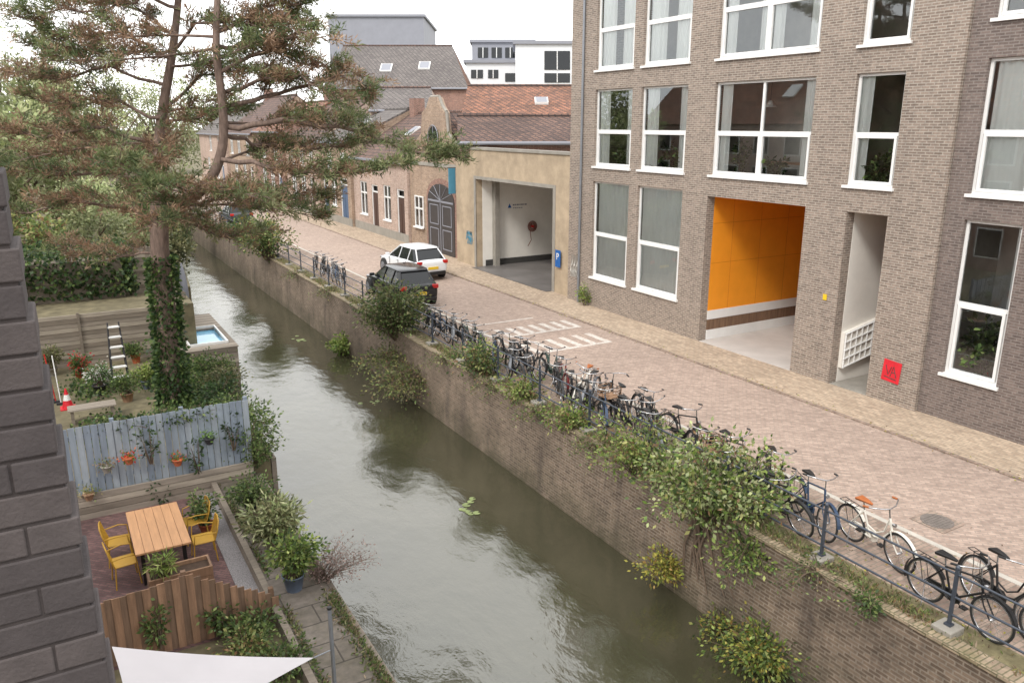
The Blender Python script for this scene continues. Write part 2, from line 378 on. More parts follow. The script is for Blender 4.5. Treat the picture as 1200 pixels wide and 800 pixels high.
def window(root,X,y0,y1,z0,z1,vm=(),tr=(),fm='white',w=.072,rec=.1,sill=True,sash=True,curt=None,pane='glass'):
    b=MB(); x0,x1=X+rec,X+rec+.07
    e=.004
    b.box(x0,x1,y0+e,y0+w,z0+e,z1-e); b.box(x0,x1,y1-w,y1-e,z0+e,z1-e)
    b.box(x0+.003,x1,y0+w,y1-w,z0+e,z0+w); b.box(x0+.003,x1,y0+w,y1-w,z1-w,z1-e)
    ycuts=[y0+w]+[y0+(y1-y0)*t for t in vm]+[y1-w]; zc=[z0+w]+[z0+(z1-z0)*t for t in tr]+[z1-w]
    for t in vm:
        y=y0+(y1-y0)*t; b.box(x0-.004,x1,y-w*.55,y+w*.55,z0+w,z1-w)
    for t in tr:
        z=z0+(z1-z0)*t; b.box(x0-.008,x1,y0+w,y1-w,z-w*.6,z+w*.6)
    if sash:
        for ya,yb in zip(ycuts,ycuts[1:]):
            za,zb=zc[0],zc[1]
            s=.045+w*.3; ya+=w*.3;yb-=w*.3
            xs=x0-.02
            b.box(xs,x1-.01,ya,ya+s,za,zb-w*.5); b.box(xs,x1-.01,yb-s,yb,za,zb-w*.5)
            b.box(xs-.002,x1-.01,ya+s,yb-s,za,za+s); b.box(xs-.002,x1-.01,ya+s,yb-s,zb-w*.5-s,zb-w*.5)
    win=b.build('window',M[fm],root)
    MB().quad((x0+.04,y0+w*.5,z0+w*.5),(x0+.04,y0+w*.5,z1-w*.5),(x0+.04,y1-w*.5,z1-w*.5),(x0+.04,y1-w*.5,z0+w*.5)).build('pane',M[pane],win)
    if sill: MB().box(X-.07,x0-.002,y0-.06,y1+.06,z0-.06,z0+.012).build('sill',M[fm],win)
    if curt:
        for (ca,cb) in curt:
            ya=y0+(y1-y0)*ca; yb=y0+(y1-y0)*cb; n=int((yb-ya)/.035)
            pts=[(X+rec+.13+.03*sin(i*1.1+.8*sin(i*.13))+.01*sin(i*.37),ya+(yb-ya)*i/n) for i in range(n+1)]
            vs=[(p[0],p[1],z0+.02) for p in pts]+[(p[0],p[1],z1-.02) for p in pts]
            MB().add(vs,[(i,i+1,n+2+i,n+1+i) for i in range(n)],0,True).build('curtain',M['curtain'],win)
    return win

# ------------------------------------------------------------------ main apartment building
X=18.2
bd=thing('apartment_building','tall brown brick apartment block with white windows and an orange passage','building',(18.2,19,0))
rows=[(1.2,4.9),(5.45,8.23),(8.9,11.9)]
cols=[(23.0,25.2),(20.17,22.5)]
holes=[];wins=[]
for ri,(z0,z1) in enumerate(rows):
    for (a,bb) in cols:
        holes.append((a,bb,z0,z1)); wins.append((a,bb,z0,z1,(),(.47,),ri))
for ri in (1,2):
    z0,z1=rows[ri]
    holes+= [(15.2,18.95,z0,z1),(12.58,13.95,z0,z1)]
    wins.append((15.2,18.95,z0,z1,(.5,),(.47,),ri)); wins.append((12.58,13.95,z0,z1,(),(.47,),ri))
ps=[(15.15,19.0,0,4.8),(12.6,13.8,0,4.78)]
b=MB(); facade(b,X,11.2,26.8,0,13.2,holes+ps,.32)
b.quad((X,26.8,0),(X,26.8,13.2),(X+14,26.8,13.2),(X+14,26.8,0)); b.quad((X,11.2,0),(X+.4,11.2,0),(X+.4,11.2,13.2),(X,11.2,13.2))
b.quad((X+14,11.2,0),(X+14,26.8,0),(X+14,26.8,13.2),(X+14,11.2,13.2))
b.build('wall',M['facade'],bd)
MB().box(X+.01,X+13.99,11.21,26.79,13.1,13.19).build('roof',M['concrete'],bd)
i=MB(); i.box(X+2.2,X+2.3,19.4,26.7,.05,5.0); i.box(X+2.6,X+2.7,11.3,26.7,5.1,13)
for z in (5.0,8.5): i.box(X+.33,X+2.6,11.3,26.7,z,z+.12)
i.box(X+.33,X+2.2,19.3,26.7,.6,.7)
for y in (14.4,19.4,22.75): i.box(X+.33,X+2.6,y,y+.1,5.12,13)
i.box(X+.33,X+2.2,19.15,19.25,.05,5); i.box(X+.33,X+2.2,22.7,22.8,.7,5)
i.build('interior_wall',M['room'],bd)
p=MB(); p.box(X+.325,X+7,18.99,19.1,1.02,4.8); p.box(X+.33,X+7,15.2,18.98,4.79,4.9); p.box(X+7,X+7.1,15.1,19.1,.9,4.9)
p.build('orange_lining',M['orange'],bd)
s=MB()
for x in (19.4,20.7,22.0,23.4): s.box(x,x+.01,18.985,18.99,1.02,4.8)
for z in (2.6,3.9): s.box(X+.33,X+7,18.984,18.989,z,z+.01)
s.build('panel_seam',M['seam'],bd)
p=MB(); p.box(X+.325,X+7,18.97,19.08,.72,1.02); p.box(X+.325,X+7,18.96,19.08,0.03,.36); p.box(X+7,X+7.1,15.1,19.1,.03,.5); p.build('white_band',M['white'],bd)
MB().box(X+.325,X+7,18.985,19.09,.36,.72).build('brown_band',M['brownc'],bd)
MB().box(X+.0,X+7,15.16,18.955,.0,.045).build('passage_floor',M['floor'],bd)
MB().box(X+.33,X+7,15.0,15.14,0,4.9).build('passage_wall',M['facade'],bd)
p=MB(); p.box(X+.325,X+2.2,13.79,13.9,0.03,4.77); p.box(X+.33,X+4.5,12.5,13.78,4.77,4.9); p.build('entrance_wall',M['plaster'],bd)
p=MB(); p.box(X+4.5,X+4.6,12.5,14.6,0,4.8); p.box(X+2.2,X+4.5,14.5,14.6,0,4.77); p.box(X+.33,X+4.5,12.45,12.59,0,4.8); p.build('entrance_back_wall',M['redbrick'],bd)
MB().box(X,X+4.5,12.61,13.77,0,.045).build('entrance_floor',M['concrete'],bd)
mb=MB().extr([(X+.33,13.79,.45),(X+1.95,13.79,.75),(X+1.95,13.79,1.75),(X+.33,13.79,1.45)],(0,-.1,0)).build('slatted_barrier',M['plaster'],bd); s=MB()
for r_ in range(5): s.tube([(X+.33,13.66,.47+r_*.24),(X+1.95,13.66,.77+r_*.24)],.03,4,sm=False)
for c_ in range(8): s.tube([(X+.35+c_*.226,13.66,.45+c_*.042),(X+.35+c_*.226,13.66,1.45+c_*.042)],.026,4,sm=False)
s.build('barrier_grid',M['white'],mb)
for k,(a,bb,z0,z1,vm,tr,ri) in enumerate(wins):
    cu=None
    if ri==0: cu=[(.04,.96)]
    elif (a,ri) in ((23.0,1),(20.17,1)): cu=[(.04,.24),(.7,.96)]
    elif ri==2 and a>20: cu=[(.04,.4),(.6,.96)]
    elif ri==1 and a<14: cu=[(.72,.96)]
    elif ri==1: cu=[(.03,.12),(.86,.97)]
    elif ri==2 and a>14: cu=[(.03,.14),(.38,.62),(.86,.97)]
    window(bd,X,a,bb,z0,z1,vm,tr,curt=cu)
MB().tube([(X-.06,25.95,0.05),(X-.06,25.95,13)],.05,8).build('downpipe',M['grey'],bd)
def leafmesh(name,pos,dirs,L,W,cols,parent=None,label=None):
    pos=np.asarray(pos,dtype=np.float64); N=len(pos); dirs=np.asarray(dirs,dtype=np.float64)
    dirs/= (np.linalg.norm(dirs,axis=1,keepdims=True)+1e-9)
    rv=np.random.normal(size=(N,3)); side=np.cross(dirs,rv); side/=(np.linalg.norm(side,axis=1,keepdims=True)+1e-9)
    L=np.broadcast_to(np.asarray(L,dtype=float).reshape(-1,1),(N,1)); W=np.broadcast_to(np.asarray(W,dtype=float).reshape(-1,1),(N,1))
    v=np.empty((N,4,3)); v[:,0]=pos; v[:,1]=pos+dirs*L*.45+side*W*.5; v[:,2]=pos+dirs*L; v[:,3]=pos+dirs*L*.45-side*W*.5
    me=bpy.data.meshes.new(name); me.vertices.add(N*4); me.vertices.foreach_set('co',v.reshape(-1).astype(np.float32))
    me.loops.add(N*4); me.loops.foreach_set('vertex_index',np.arange(N*4,dtype=np.int32))
    me.polygons.add(N); me.polygons.foreach_set('loop_start',np.arange(0,N*4,4,dtype=np.int32)); 
    try: me.polygons.foreach_set('loop_total',np.full(N,4,dtype=np.int32))
    except Exception: pass
    at=me.color_attributes.new('Col','FLOAT_COLOR','POINT')
    c=np.ones((N,4,4)); c[:,:,:3]=np.clip(np.asarray(cols),0,.75)[:,None,:]; at.data.foreach_set('color',c.reshape(-1).astype(np.float32))
    me.update(calc_edges=True); me.materials.append(M['leaf'])
    return link(name,me,parent)
def pal(lst): return np.array([rgb(*c)[:3] for c in lst])
GREEN=pal([(90,110,60),(108,128,72),(70,90,50),(130,144,88),(80,100,62)])
BRIGHT=pal([(134,154,76),(158,172,98),(112,138,62),(172,180,108),(96,120,56)])
OLIVE=pal([(116,120,80),(136,134,94),(94,102,66),(152,148,110),(108,114,76)])
DARKG=pal([(54,74,44),(66,88,52),(46,64,40),(80,102,60),(58,82,48)])
DRY=pal([(150,130,108),(126,110,90),(168,150,126),(134,124,90),(110,94,78)])
YEL=pal([(170,164,80),(188,178,90),(146,152,72),(158,130,74),(130,142,70)])
MIX=pal([(118,134,78),(144,154,96),(96,116,66),(168,166,106),(150,120,90)])
PALE=pal([(166,176,124),(186,192,144),(146,160,108),(196,198,154),(156,166,120)])
def curve(p0,p1,droop,n=7):
    p0=Vector(p0);p1=Vector(p1); out=[]
    for i in range(n+1):
        t=i/n; p=p0.lerp(p1,t); p.z+=droop*4*t*(1-t); out.append(p)
    return out
def plant(name,label,cat,base,h,spread,nst,lps,leaf,palette,arch=.15,lean=(0,0,0),jit=.1,t0=.2,group=None,sr=.012,minh=.45,wr=.45,hang=0,ysp=1):
    base=Vector(base); root=thing(name,label,cat,base,group); st=MB(); pos=[];dr=[];cl=[]
    for k in range(nst):
        a=rnd(0,2*PI); r=spread*math.sqrt(random.random()); hh=h*(minh+(1-minh)*random.random())*(1-.35*(r/spread)**2)
        tip=base+Vector((r*cos(a),r*sin(a)*ysp,hh))+Vector(lean)*rnd(.4,1)
        b0=base+Vector((r*cos(a)*.12,r*sin(a)*(.12 if ysp==1 else .8*ysp),0))
        c=curve(b0,tip,arch*h*rnd(.3,1.2)); st.tube(c,[sr*(1-.75*i/7) for i in range(8)],4)
        shade=rnd(.7,1.15)
        for q in range(int(lps*rnd(.7,1.3))):
            t=t0+(1-t0)*random.random()**.8; f=t*7; i=min(int(f),6); p=c[i].lerp(c[i+1],f-i)
            o=Vector((random.gauss(0,1),random.gauss(0,1),random.gauss(0,.8)))*jit
            pos.append(p+o); d=o.normalized()+Vector((cos(a)*.4,sin(a)*.4,rnd(-.5,.4)+hang)); dr.append(d)
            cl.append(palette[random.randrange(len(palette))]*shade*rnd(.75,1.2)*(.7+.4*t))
    st.build('stem',M['twig'],root)
    N=len(pos); L=leaf*np.random.uniform(.6,1.3,N)
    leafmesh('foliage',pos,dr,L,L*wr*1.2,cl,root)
    return root
def blob(name,label,cat,c,rad,n,leaf,palette,group=None,lumps=14,trunk=None,shell=.55,wr=.6,lr=(.22,.42)):
    c=Vector(c); root=thing(name,label,cat,(c.x,c.y,trunk if trunk is not None else c.z-rad[2]),group)
    cen=[];st=MB(); base=Vector((c.x,c.y,trunk if trunk is not None else c.z-rad[2]))
    for k in range(lumps):
        d=Vector((random.gauss(0,1),random.gauss(0,1),random.gauss(0,1))).normalized()*rnd(shell,1)
        cc=c+Vector((d.x*rad[0],d.y*rad[1],d.z*rad[2])); cen.append((cc,rnd(*lr),rnd(.65,1.2)))
        if trunk is not None or k%3==0: st.tube(curve(base+(c-base)*.55*random.random(),cc,.1*rad[2],4),[.03*rad[0]*(1-.22*i) for i in range(5)],5)
    if trunk is not None: st.tube([base,base.lerp(c,.5)+Vector((rnd(-.3,.3),rnd(-.3,.3),0)),c],[.06*rad[0],.05*rad[0],.02*rad[0]],8)
    K=np.array([list(x[0]) for x in cen]); rr=np.array([x[1] for x in cen]); sh=np.array([x[2] for x in cen])
    idx=np.random.randint(0,lumps,n); d=np.random.normal(size=(n,3)); d/=np.linalg.norm(d,axis=1,keepdims=True)
    ra=np.random.uniform(.3,1.1,n)**.6
    off=d*(rr[idx]*ra)[:,None]*np.array(rad)[None]*1.15
    pos=K[idx]+off; dirs=d+np.random.normal(size=(n,3))*.6
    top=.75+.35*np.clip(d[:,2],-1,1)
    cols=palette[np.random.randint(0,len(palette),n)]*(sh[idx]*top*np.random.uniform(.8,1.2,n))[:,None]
    L=leaf*np.random.uniform(.6,1.3,n)
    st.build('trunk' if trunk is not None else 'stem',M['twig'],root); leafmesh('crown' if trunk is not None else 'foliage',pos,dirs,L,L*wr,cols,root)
    return root
ords=['behind the leftmost middle row window','behind the second middle row window, right side','behind the second middle row window, left side','behind the wide window, left pane','behind the wide window, near its middle bar','behind the narrow middle row window']
for k,(y,z,s_) in enumerate([(24.0,5.15,1),(20.8,5.15,1.1),(21.7,5.15,.9),(18.2,5.15,1.1),(16.8,5.15,.8),(13.3,5.15,1.1)]):
    plant('house_plant','leafy house plant '+ords[k],'house plant',(18.75,y,z),1.35*s_,.4,9,34,.16,GREEN,jit=.06)
for k,(y,z) in enumerate([(16.2,7.6),(18.0,7.5),(21.3,7.6),(13.2,11.0),(17,11.2)]):
    t=thing('pendant_lamp','white pendant lamp hanging inside the apartments, '+['right pane of the wide window','left pane of the wide window','second middle row window','narrow top window','wide top window'][k],'lamp',(19.6,y,z))
    MB().lathe([(.04,.2),(.2,0),(.18,0)],(19.6,y,z),14).build('lamp_shade',M['white'],t); MB().tube([(19.6,y,z+.2),(19.6,y,z+.85)],.01,4).build('cord',M['black'],t)
for k,(y,l) in enumerate([(17.3,1.8),(13.2,.9),(24,1.4)]):
    t=thing('indoor_table','pale table inside the apartments, '+['behind the wide window','behind the narrow window','behind the leftmost window'][k],'table',(19.8,y,5.12))
    MB().box(19.4,20.2,y-l/2,y+l/2,5.83,5.87).build('tabletop',M['teak'],t)
    for dx in (19.45,20.15):
        for dy in (-l/2+.06,l/2-.06): MB().box(dx-.025,dx+.025,y+dy-.025,y+dy+.025,5.12,5.83).build('leg',M['white'],t)
c=onX(1045,435,18.2)
ps_=thing('poster','red poster with black scrawl on the brick wall beside the entrance','poster',(18.19,c.y,c.z))
MB().obox((18.185,c.y,c.z),(.012,.5,.56),Matrix.Rotation(R(4),3,'X')).build('sheet',M['poster'],ps_)
b=MB()
for pts in ([(.16,.14),(.08,-.1),(0,.12)],[(.02,-.14),(-.06,.14),(-.15,-.14)],[(-.02,-.02),(-.12,-.02)],[(.18,-.16),(-.16,-.2)]):
    b.tube([(18.176,c.y+p[0],c.z+p[1]) for p in pts],.012,5)
b.build('scrawl',M['dark'],ps_)
c=onX(967,348,18.2)
tag(MB().obox((18.185,c.y,c.z),(.02,.12,.16)).build('small_sign',M['yellowsign'],bevel=.004),'small yellow sign on the brick pillar between the two passages','sign')

X2=18.3
b2=thing('dark_brick_building','darker brick building at the right edge with tall white windows','building',(18.3,4,0))
hs=[]
for (a,bb) in ((9.4,10.7),(6.3,8.3),(2.5,4.5)):
    for (z0,z1) in ((1.17,4.88),(5.45,8.4),(9.2,12)): hs.append((a,bb,z0,z1))
b=MB(); facade(b,X2,-6,11.19,0,13.2,hs,.28); b.quad((X2,-6,0),(X2+14,-6,0),(X2+14,-6,13.2),(X2,-6,13.2)); b.quad((X2+14,-6,0),(X2+14,11.19,0),(X2+14,11.19,13.2),(X2+14,-6,13.2))
b.build('wall',M['facade2'],b2)
MB().box(X2,X2+14,-6,11.19,13.1,13.2).build('roof',M['concrete'],b2)
i=MB(); i.box(X2+2.2,X2+2.3,-5.9,11.1,0,13); i.box(X2+.3,X2+2.2,11.0,11.1,0,13)
for z in (.75,5.0,8.7): i.box(X2+.3,X2+2.2,-5.9,11.0,z,z+.12)
i.build('interior_wall',M['room'],b2)
for k,(a,bb,z0,z1) in enumerate(hs):
    window(b2,X2,a,bb,z0,z1,(),(.47,),curt=([(.02,.9)] if z0==5.45 else ([(.03,.25)] if z0>8 else [(.04,.14)])))
plant('house_plant','large house plant on the sill inside the lowest right window','house plant',(18.85,10.1,.95),1.9,.45,14,40,.2,GREEN,jit=.08)
plant('house_plant','potted flowers low inside the lowest right window','house plant',(18.8,9.7,.95),.6,.3,10,20,.1,pal([(190,60,50),(80,110,60),(60,90,50)]),jit=.05)

# ------------------------------------------------------------------ garage building
XG=18.4
gb=thing('garage_building','low beige stucco garage building with a wide open drive in','building',(18.4,32,0))
b=MB(); facade(b,XG,26.82,37.5,0,5.8,[(28.3,35.3,0,4.4)],.35)
b.quad((XG,37.5,0),(XG,37.5,5.8),(XG+9,37.5,5.8),(XG+9,37.5,0))
b.build('wall',M['stucco'],gb)
MB().box(XG-.06,XG+.4,26.83,37.56,5.8,5.92).build('coping',M['concrete'],gb)
MB().box(XG+.4,XG+9,26.83,37.5,5.3,5.4).build('roof',M['concrete'],gb)
b=MB(); b.box(XG+.35,XG+9,35.29,35.4,0,4.5); b.box(XG+8.9,XG+9,26.9,35.28,0,4.5); b.build('interior_wall',M['plaster'],gb)
MB().box(XG+.35,XG+9,27,35.28,4.5,4.6).build('ceiling',M['plaster'],gb)
MB().box(XG+.355,XG+8.9,28.1,28.2,0,4.5).build('side_wall',M['plaster'],gb)
MB().box(XG-.3,XG+8.89,28.31,35.25,.036,.05).build('garage_floor',M['darkfloor'],gb)
MB().box(XG+.5,XG+8.88,35.23,35.27,.05,.35).build('dark_plinth',M['dark'],gb)
MB().box(XG+.9,XG+1.15,34.95,35.26,.05,4.49).build('column',M['concrete'],gb)
b=MB(); b.box(XG-.02,XG+.02,28.1,28.3,0,4.55); b.box(XG-.02,XG+.02,35.3,35.5,0,4.55); b.box(XG-.022,XG+.02,28.3,35.3,4.4,4.55); b.build('portal_trim',M['concrete'],gb)
hr=thing('hose_reel','red brown hose reel on the white garage wall','hose reel',(21.6,35.1,2))
b=MB()
for r_ in (.14,.2,.26): b.tube([(21.6+r_*cos(a*.393),35.15,1.9+r_*sin(a*.393)) for a in range(16)],.026,5,closed=True)
b.tube([(21.45,35.15,1.75),(21.5,35.1,1.2),(21.3,35.1,.9)],.022,5)
b.build('hose',M['hose'],hr); MB().lathe([(.07,-.1),(.07,.1)],(21.6,35.18,1.9),14,'y').build('hub',M['red'],hr)
gs=thing('wall_sign','small blue and grey lettered sign on the white garage wall','sign',(20.6,35.28,3))
MB().poly([(20.2,35.275,2.9),(20.42,35.275,2.9),(20.31,35.275,3.12)]).build('emblem',M['blue'],gs)
b=MB()
x=20.5
for wd in (.1,.06,.12,.07,.1,.05,.11): b.box(x,x+wd,35.272,35.278,3.0,3.07); x+=wd+.035
x=20.5
for wd in (.08,.1,.06,.12,.08): b.box(x,x+wd,35.272,35.278,2.86,2.9); x+=wd+.03
b.build('lettering',M['zinc'],gs)
gf=MB()
for k in range(5):
    y=36.3-k*.12; gf.tube([(XG-.012,y+.1,1.3+.1*sin(k)),(XG-.012,y,1.75),(XG-.012,y-.12,1.35),(XG-.012,y-.02,1.1)],.02,4)
tag(gf.build('graffiti',M['lightblue']),'light blue graffiti tag on the beige pier left of the garage opening','graffiti')
gf=MB()
for k in range(6):
    y=26.6-k*.09; gf.tube([(18.188,y,1.2+.25*(k%2)),(18.188,y-.1,1.9),(18.188,y-.02,1.0),(18.188,y-.16,1.5)],.015,4)
tag(gf.build('graffiti',M['plaster']),'pale graffiti scrawl on the brown brick corner beside the garage','graffiti')
def text_mesh(t,size,name):
    cu=bpy.data.curves.new('t','FONT'); cu.body=t; cu.size=size; cu.align_x='CENTER'; cu.align_y='CENTER'; cu.extrude=.004
    ob=bpy.data.objects.new('t',cu); me=bpy.data.meshes.new_from_object(ob); bpy.data.objects.remove(ob); me.name=name; return me
c=onX(655,303,18.35)
pg=thing('parking_sign','blue parking sign with a white P beside the garage opening','sign',(18.3,c.y,c.z))
MB().box(18.28,18.31,c.y-.19,c.y+.19,c.z-.36,c.z+.36).build('panel',M['blue'],pg,bevel=.005)
me=text_mesh('P',.4,'letter'); me.transform(Matrix(((0,0,-1,0),(-1,0,0,0),(0,1,0,0),(0,0,0,1)))); me.materials.append(M['white'])
me.transform(Matrix.Translation((18.275,c.y,c.z+.08))); link('letter',me,pg)

# houses row -----------------------------------------------------------------
def house(lab,X,y0,y1,eave,ridge,wall,roof,ops,depth=9,sky_=0,cat='house',chim=False,name='brick_house',trim=True):
    r=thing(name,lab,cat,(X,(y0+y1)/2,0))
    b=MB(); holes=[o[:4] for o in ops]; facade(b,X,y0,y1,0,eave,holes,.2)
    xm=X+depth*.5
    for y in (y0,y1):
        pts=[(X,y,0),(X+depth,y,0),(X+depth,y,eave),(xm,y,ridge),(X,y,eave)]
        b.poly(pts)
    b.quad((X+depth,y0,0),(X+depth,y1,0),(X+depth,y1,eave),(X+depth,y0,eave))
    b.build('wall',M[wall],r)
    e=.25; k=(ridge-eave)/(xm-X)
    rb=MB(); 
    rb.add([(X-e,y0,eave-e*k),(X-e,y1,eave-e*k),(xm,y1,ridge+.02),(xm,y0,ridge+.02),(X-e,y0,eave-e*k+.12),(X-e,y1,eave-e*k+.12),(xm,y1,ridge+.14),(xm,y0,ridge+.14),
      (X+depth+e,y0,eave-e*k),(X+depth+e,y1,eave-e*k),(X+depth+e,y0,eave-e*k+.12),(X+depth+e,y1,eave-e*k+.12)],
      [(0,1,2,3),(4,7,6,5),(0,4,5,1),(0,3,7,4),(1,5,6,2),(3,2,9,8),(7,10,11,6),(3,8,10,7),(2,6,11,9),(8,9,11,10)])
    ro=rb.build('roof',M[roof],r)
    MB().tube([(xm,y0,ridge+.16),(xm,y1,ridge+.16)],.12,6).build('ridge',M['tiledark' if roof!='slate' else 'slate'],ro)
    g=MB().box(X-e-.1,X-e+.02,y0,y1,eave-e*k-.02,eave-e*k+.12); g.build('gutter',M['zinc'],r)
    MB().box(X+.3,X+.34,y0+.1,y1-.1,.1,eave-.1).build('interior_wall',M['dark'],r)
    if trim: MB().box(X-.03,X+.02,y0+.002,y1-.002,0.02,.55).build('plinth',M['concrete'],r)
    for o in ops:
        a,bb,z0,z1,kind=o
        if kind=='w': window(r,X,a,bb,z0,z1,(.5,),(.66,),rec=.06,sash=False,w=.08)
        else:
            d=MB().box(X+.1,X+.16,a,bb,z0,z1-.5); dd=d.build('door',M[kind],r)
            q=MB()
            for t in (.12,.56): q.box(X+.08,X+.1,a+(bb-a)*t,a+(bb-a)*(t+.32),z0+.3,z1-.9)
            q.build('door_panel',M[kind],dd)
            f=MB().box(X+.05,X+.16,a,bb,z1-.5,z1-.42); f.box(X+.05,X+.16,a,a+.08,z0,z1); f.box(X+.05,X+.16,bb-.08,bb,z0,z1); f.box(X+.05,X+.16,a+.08,bb-.08,z1-.08,z1)
            f.build('door_frame',M['white'],dd)
    for j in range(sky_):
        y=y0+(y1-y0)*(j+.7)/(sky_+.4); f=.55; xx=X+(xm-X)*f; zz=eave+(ridge-eave)*f+.14
        rot=Matrix.Rotation(-math.atan(k),3,'Y')
        w_=MB().obox((xx,y,zz+.04),(1.0,.8,.1),rot).build('skylight',M['white'],ro)
        MB().obox((xx-.06*k*.9,y,zz+.1),(.85,.65,.02),rot).build('pane',M['zinc'],w_)
    if chim:
        MB().box(xm-.4,xm+.4,y1-1.4,y1-.6,ridge-.6,ridge+1.1).build('chimney',M['redbrick'],ro)
    return r
XA=18.75
ah=thing('gabled_workshop','narrow tan brick workshop with curved gable, arched window and big arched doors','house',(XA,41,0))
y0,y1=37.52,44.4; yc=(y0+y1)/2-.1
def arch(yc,w,z0,zs,rise,n=10):
    pts=[(yc-w/2,z0),(yc-w/2,zs)]
    for i in range(1,n): 
        a=PI-PI*i/n; pts.append((yc+w/2*cos(a),zs+rise*sin(a)))
    return pts+[(yc+w/2,zs),(yc+w/2,z0)]
out=[(y0,0),(y0,5.6),(y0+.5,5.8),(y0+1.3,6.2),(y0+1.8,6.5),(y0+2.0,7.6),(yc-.9,7.9),(yc-.5,8.4),(yc+.5,8.4),(yc+.9,7.9),(y1-2.0,7.6),(y1-1.8,6.5),(y1-1.3,6.2),(y1-.5,5.8),(y1,5.6),(y1,0)]
MB().extr([(XA,a,z) for a,z in out],(.35,0,0)).build('wall',M['tanbrick'],ah)
b=MB()
for (a,z),(a2,z2) in zip(out[1:-1],out[2:-1]): b.tube([(XA+.15,a,z+.03),(XA+.15,a2,z2+.03)],.09,6)
b.build('gable_coping',M['concrete'],ah)
b=MB(); b.add([(XA+.35,y0,0),(XA+.35,y1,0),(XA+10,y0,0),(XA+10,y1,0),(XA+.35,y0,5.5),(XA+.35,y1,5.5),(XA+10,y0,5.5),(XA+10,y1,5.5),(XA+.35,yc,7.6),(XA+10,yc,7.6)],[(0,2,6,4),(1,5,7,3),(2,3,7,9,6)]); b.build('side_wall',M['tanbrick'],ah)
MB().add([(XA+.35,y0,5.5),(XA+10,y0,5.5),(XA+10,yc,7.6),(XA+.35,yc,7.6),(XA+.35,y1,5.5),(XA+10,y1,5.5)],[(0,1,2,3),(3,2,5,4)]).build('roof',M['tiledark'],ah)
dp=arch(40.1,3.4,.03,2.9,.95)
MB().extr([(XA-.02,a,z) for a,z in arch(40.1,3.9,.03,3.0,1.15)],(.018,0,0)).build('door_surround',M['redbrick'],ah)
dd=MB().extr([(XA-.06,a,z) for a,z in dp],(.05,0,0)).build('door',M['doordark'],ah)
b=MB(); b.box(XA-.08,XA-.06,40.07,40.13,.05,2.9); b.box(XA-.08,XA-.06,38.5,41.7,2.85,2.95)
for a in (38.6,40.25):
    for z in (.3,1.6):
        b.box(XA-.075,XA-.06,a+.1,a+1.25,z,z+.05); b.box(XA-.075,XA-.06,a+.1,a+1.25,z+1.05,z+1.1); b.box(XA-.078,XA-.06,a+.1,a+.16,z,z+1.1); b.box(XA-.078,XA-.06,a+1.19,a+1.25,z,z+1.1)
for i in range(5):
    an=PI*(i+1)/6; b.tube([(XA-.07,40.1,2.95),(XA-.07,40.1+1.6*cos(an),2.95+.88*sin(an))],.02,4)
b.build('door_trim',M['zinc'],dd)
wd_=MB().extr([(XA-.05,a,z) for a,z in arch(yc,1.2,5.2,6.3,.6)],(.04,0,0)).build('window',M['carglass'],ah)
b=MB(); b.tube([(XA-.07,a,z) for a,z in arch(yc,1.3,5.15,6.3,.65)],.03,4,closed=True); b.box(XA-.07,XA-.04,yc-.02,yc+.02,5.2,6.9); b.box(XA-.072,XA-.04,yc-.6,yc+.6,6.1,6.14); b.build('frame',M['zinc'],wd_)
MB().box(XA-.05,XA-.002,y0+.05,y1-.05,4.75,4.95).build('stone_band',M['concrete'],ah)
window(ah,XA-.14,42.4,43.6,1.2,3.0,(.5,),(.6,),rec=.05,sash=False)
bn=thing('banner','vertical blue banner sign hanging by the arched doors','banner',(18.3,37.9,4))
MB().box(18.15,18.55,37.86,37.89,3.5,4.8).build('cloth',M['lightblue'],bn); MB().tube([(18.75,37.88,4.82),(18.1,37.88,4.82)],.02,6).build('bracket',M['black'],bn)

house('long pink brick house with brown tiled roof next to the gabled workshop',18.6,44.45,54,4.9,7.6,'pinkbrick','tiledark',
   [(45.0,46.2,0.03,3.2,'doorbrown'),(47.2,48.5,1.1,3.3,'w'),(49.4,50.6,0.03,3.2,'doorbrown'),(51.4,52.8,1.1,3.3,'w')],sky_=1,chim=True)
house('tan brick house with double blue doors, third in the old row',18.4,54.05,61,5.8,7.9,'tanbrick','slate',
   [(54.8,56.4,0.03,3.3,'doorblue'),(57.3,58.5,1.2,3.2,'w'),(59.2,60.4,0.03,3.0,'doorblue'),(55,56.2,3.9,5.1,'w'),(58,59.2,3.9,5.1,'w')],sky_=1)
house('pale brick house with white framed windows, half hidden by the pine',18.2,61.05,70,5.6,8.8,'pinkbrick','tiledark',
   [(62,63.2,0.03,3,'doorbrown'),(64.3,65.8,1,3.2,'w'),(67,68.5,1,3.2,'w'),(62,63.2,3.8,5.3,'w'),(64.6,65.8,3.8,5.3,'w'),(67.2,68.4,3.8,5.3,'w')],chim=True)
house('red brick house with red tiled roof far along the row',18.0,70.05,80,6.4,8.8,'redbrick','tile',
   [(71,72.2,0.03,3,'doorblue'),(73.5,75,1,3.2,'w'),(76.5,78,1,3.2,'w'),(72,73.4,4,5.8,'w'),(76,77.4,4,5.8,'w')],sky_=1)
house('tan brick gabled house beyond the far red brick one',17.8,80.05,92,6.2,9.6,'tanbrick','tiledark',
   [(81,82.2,0.03,3,'doorbrown'),(84,85.5,1,3.2,'w'),(88,89.5,1,3.2,'w'),(82,83.4,4,5.9,'w'),(86,87.4,4,5.9,'w'),(89.5,90.9,4,5.9,'w')],chim=True)
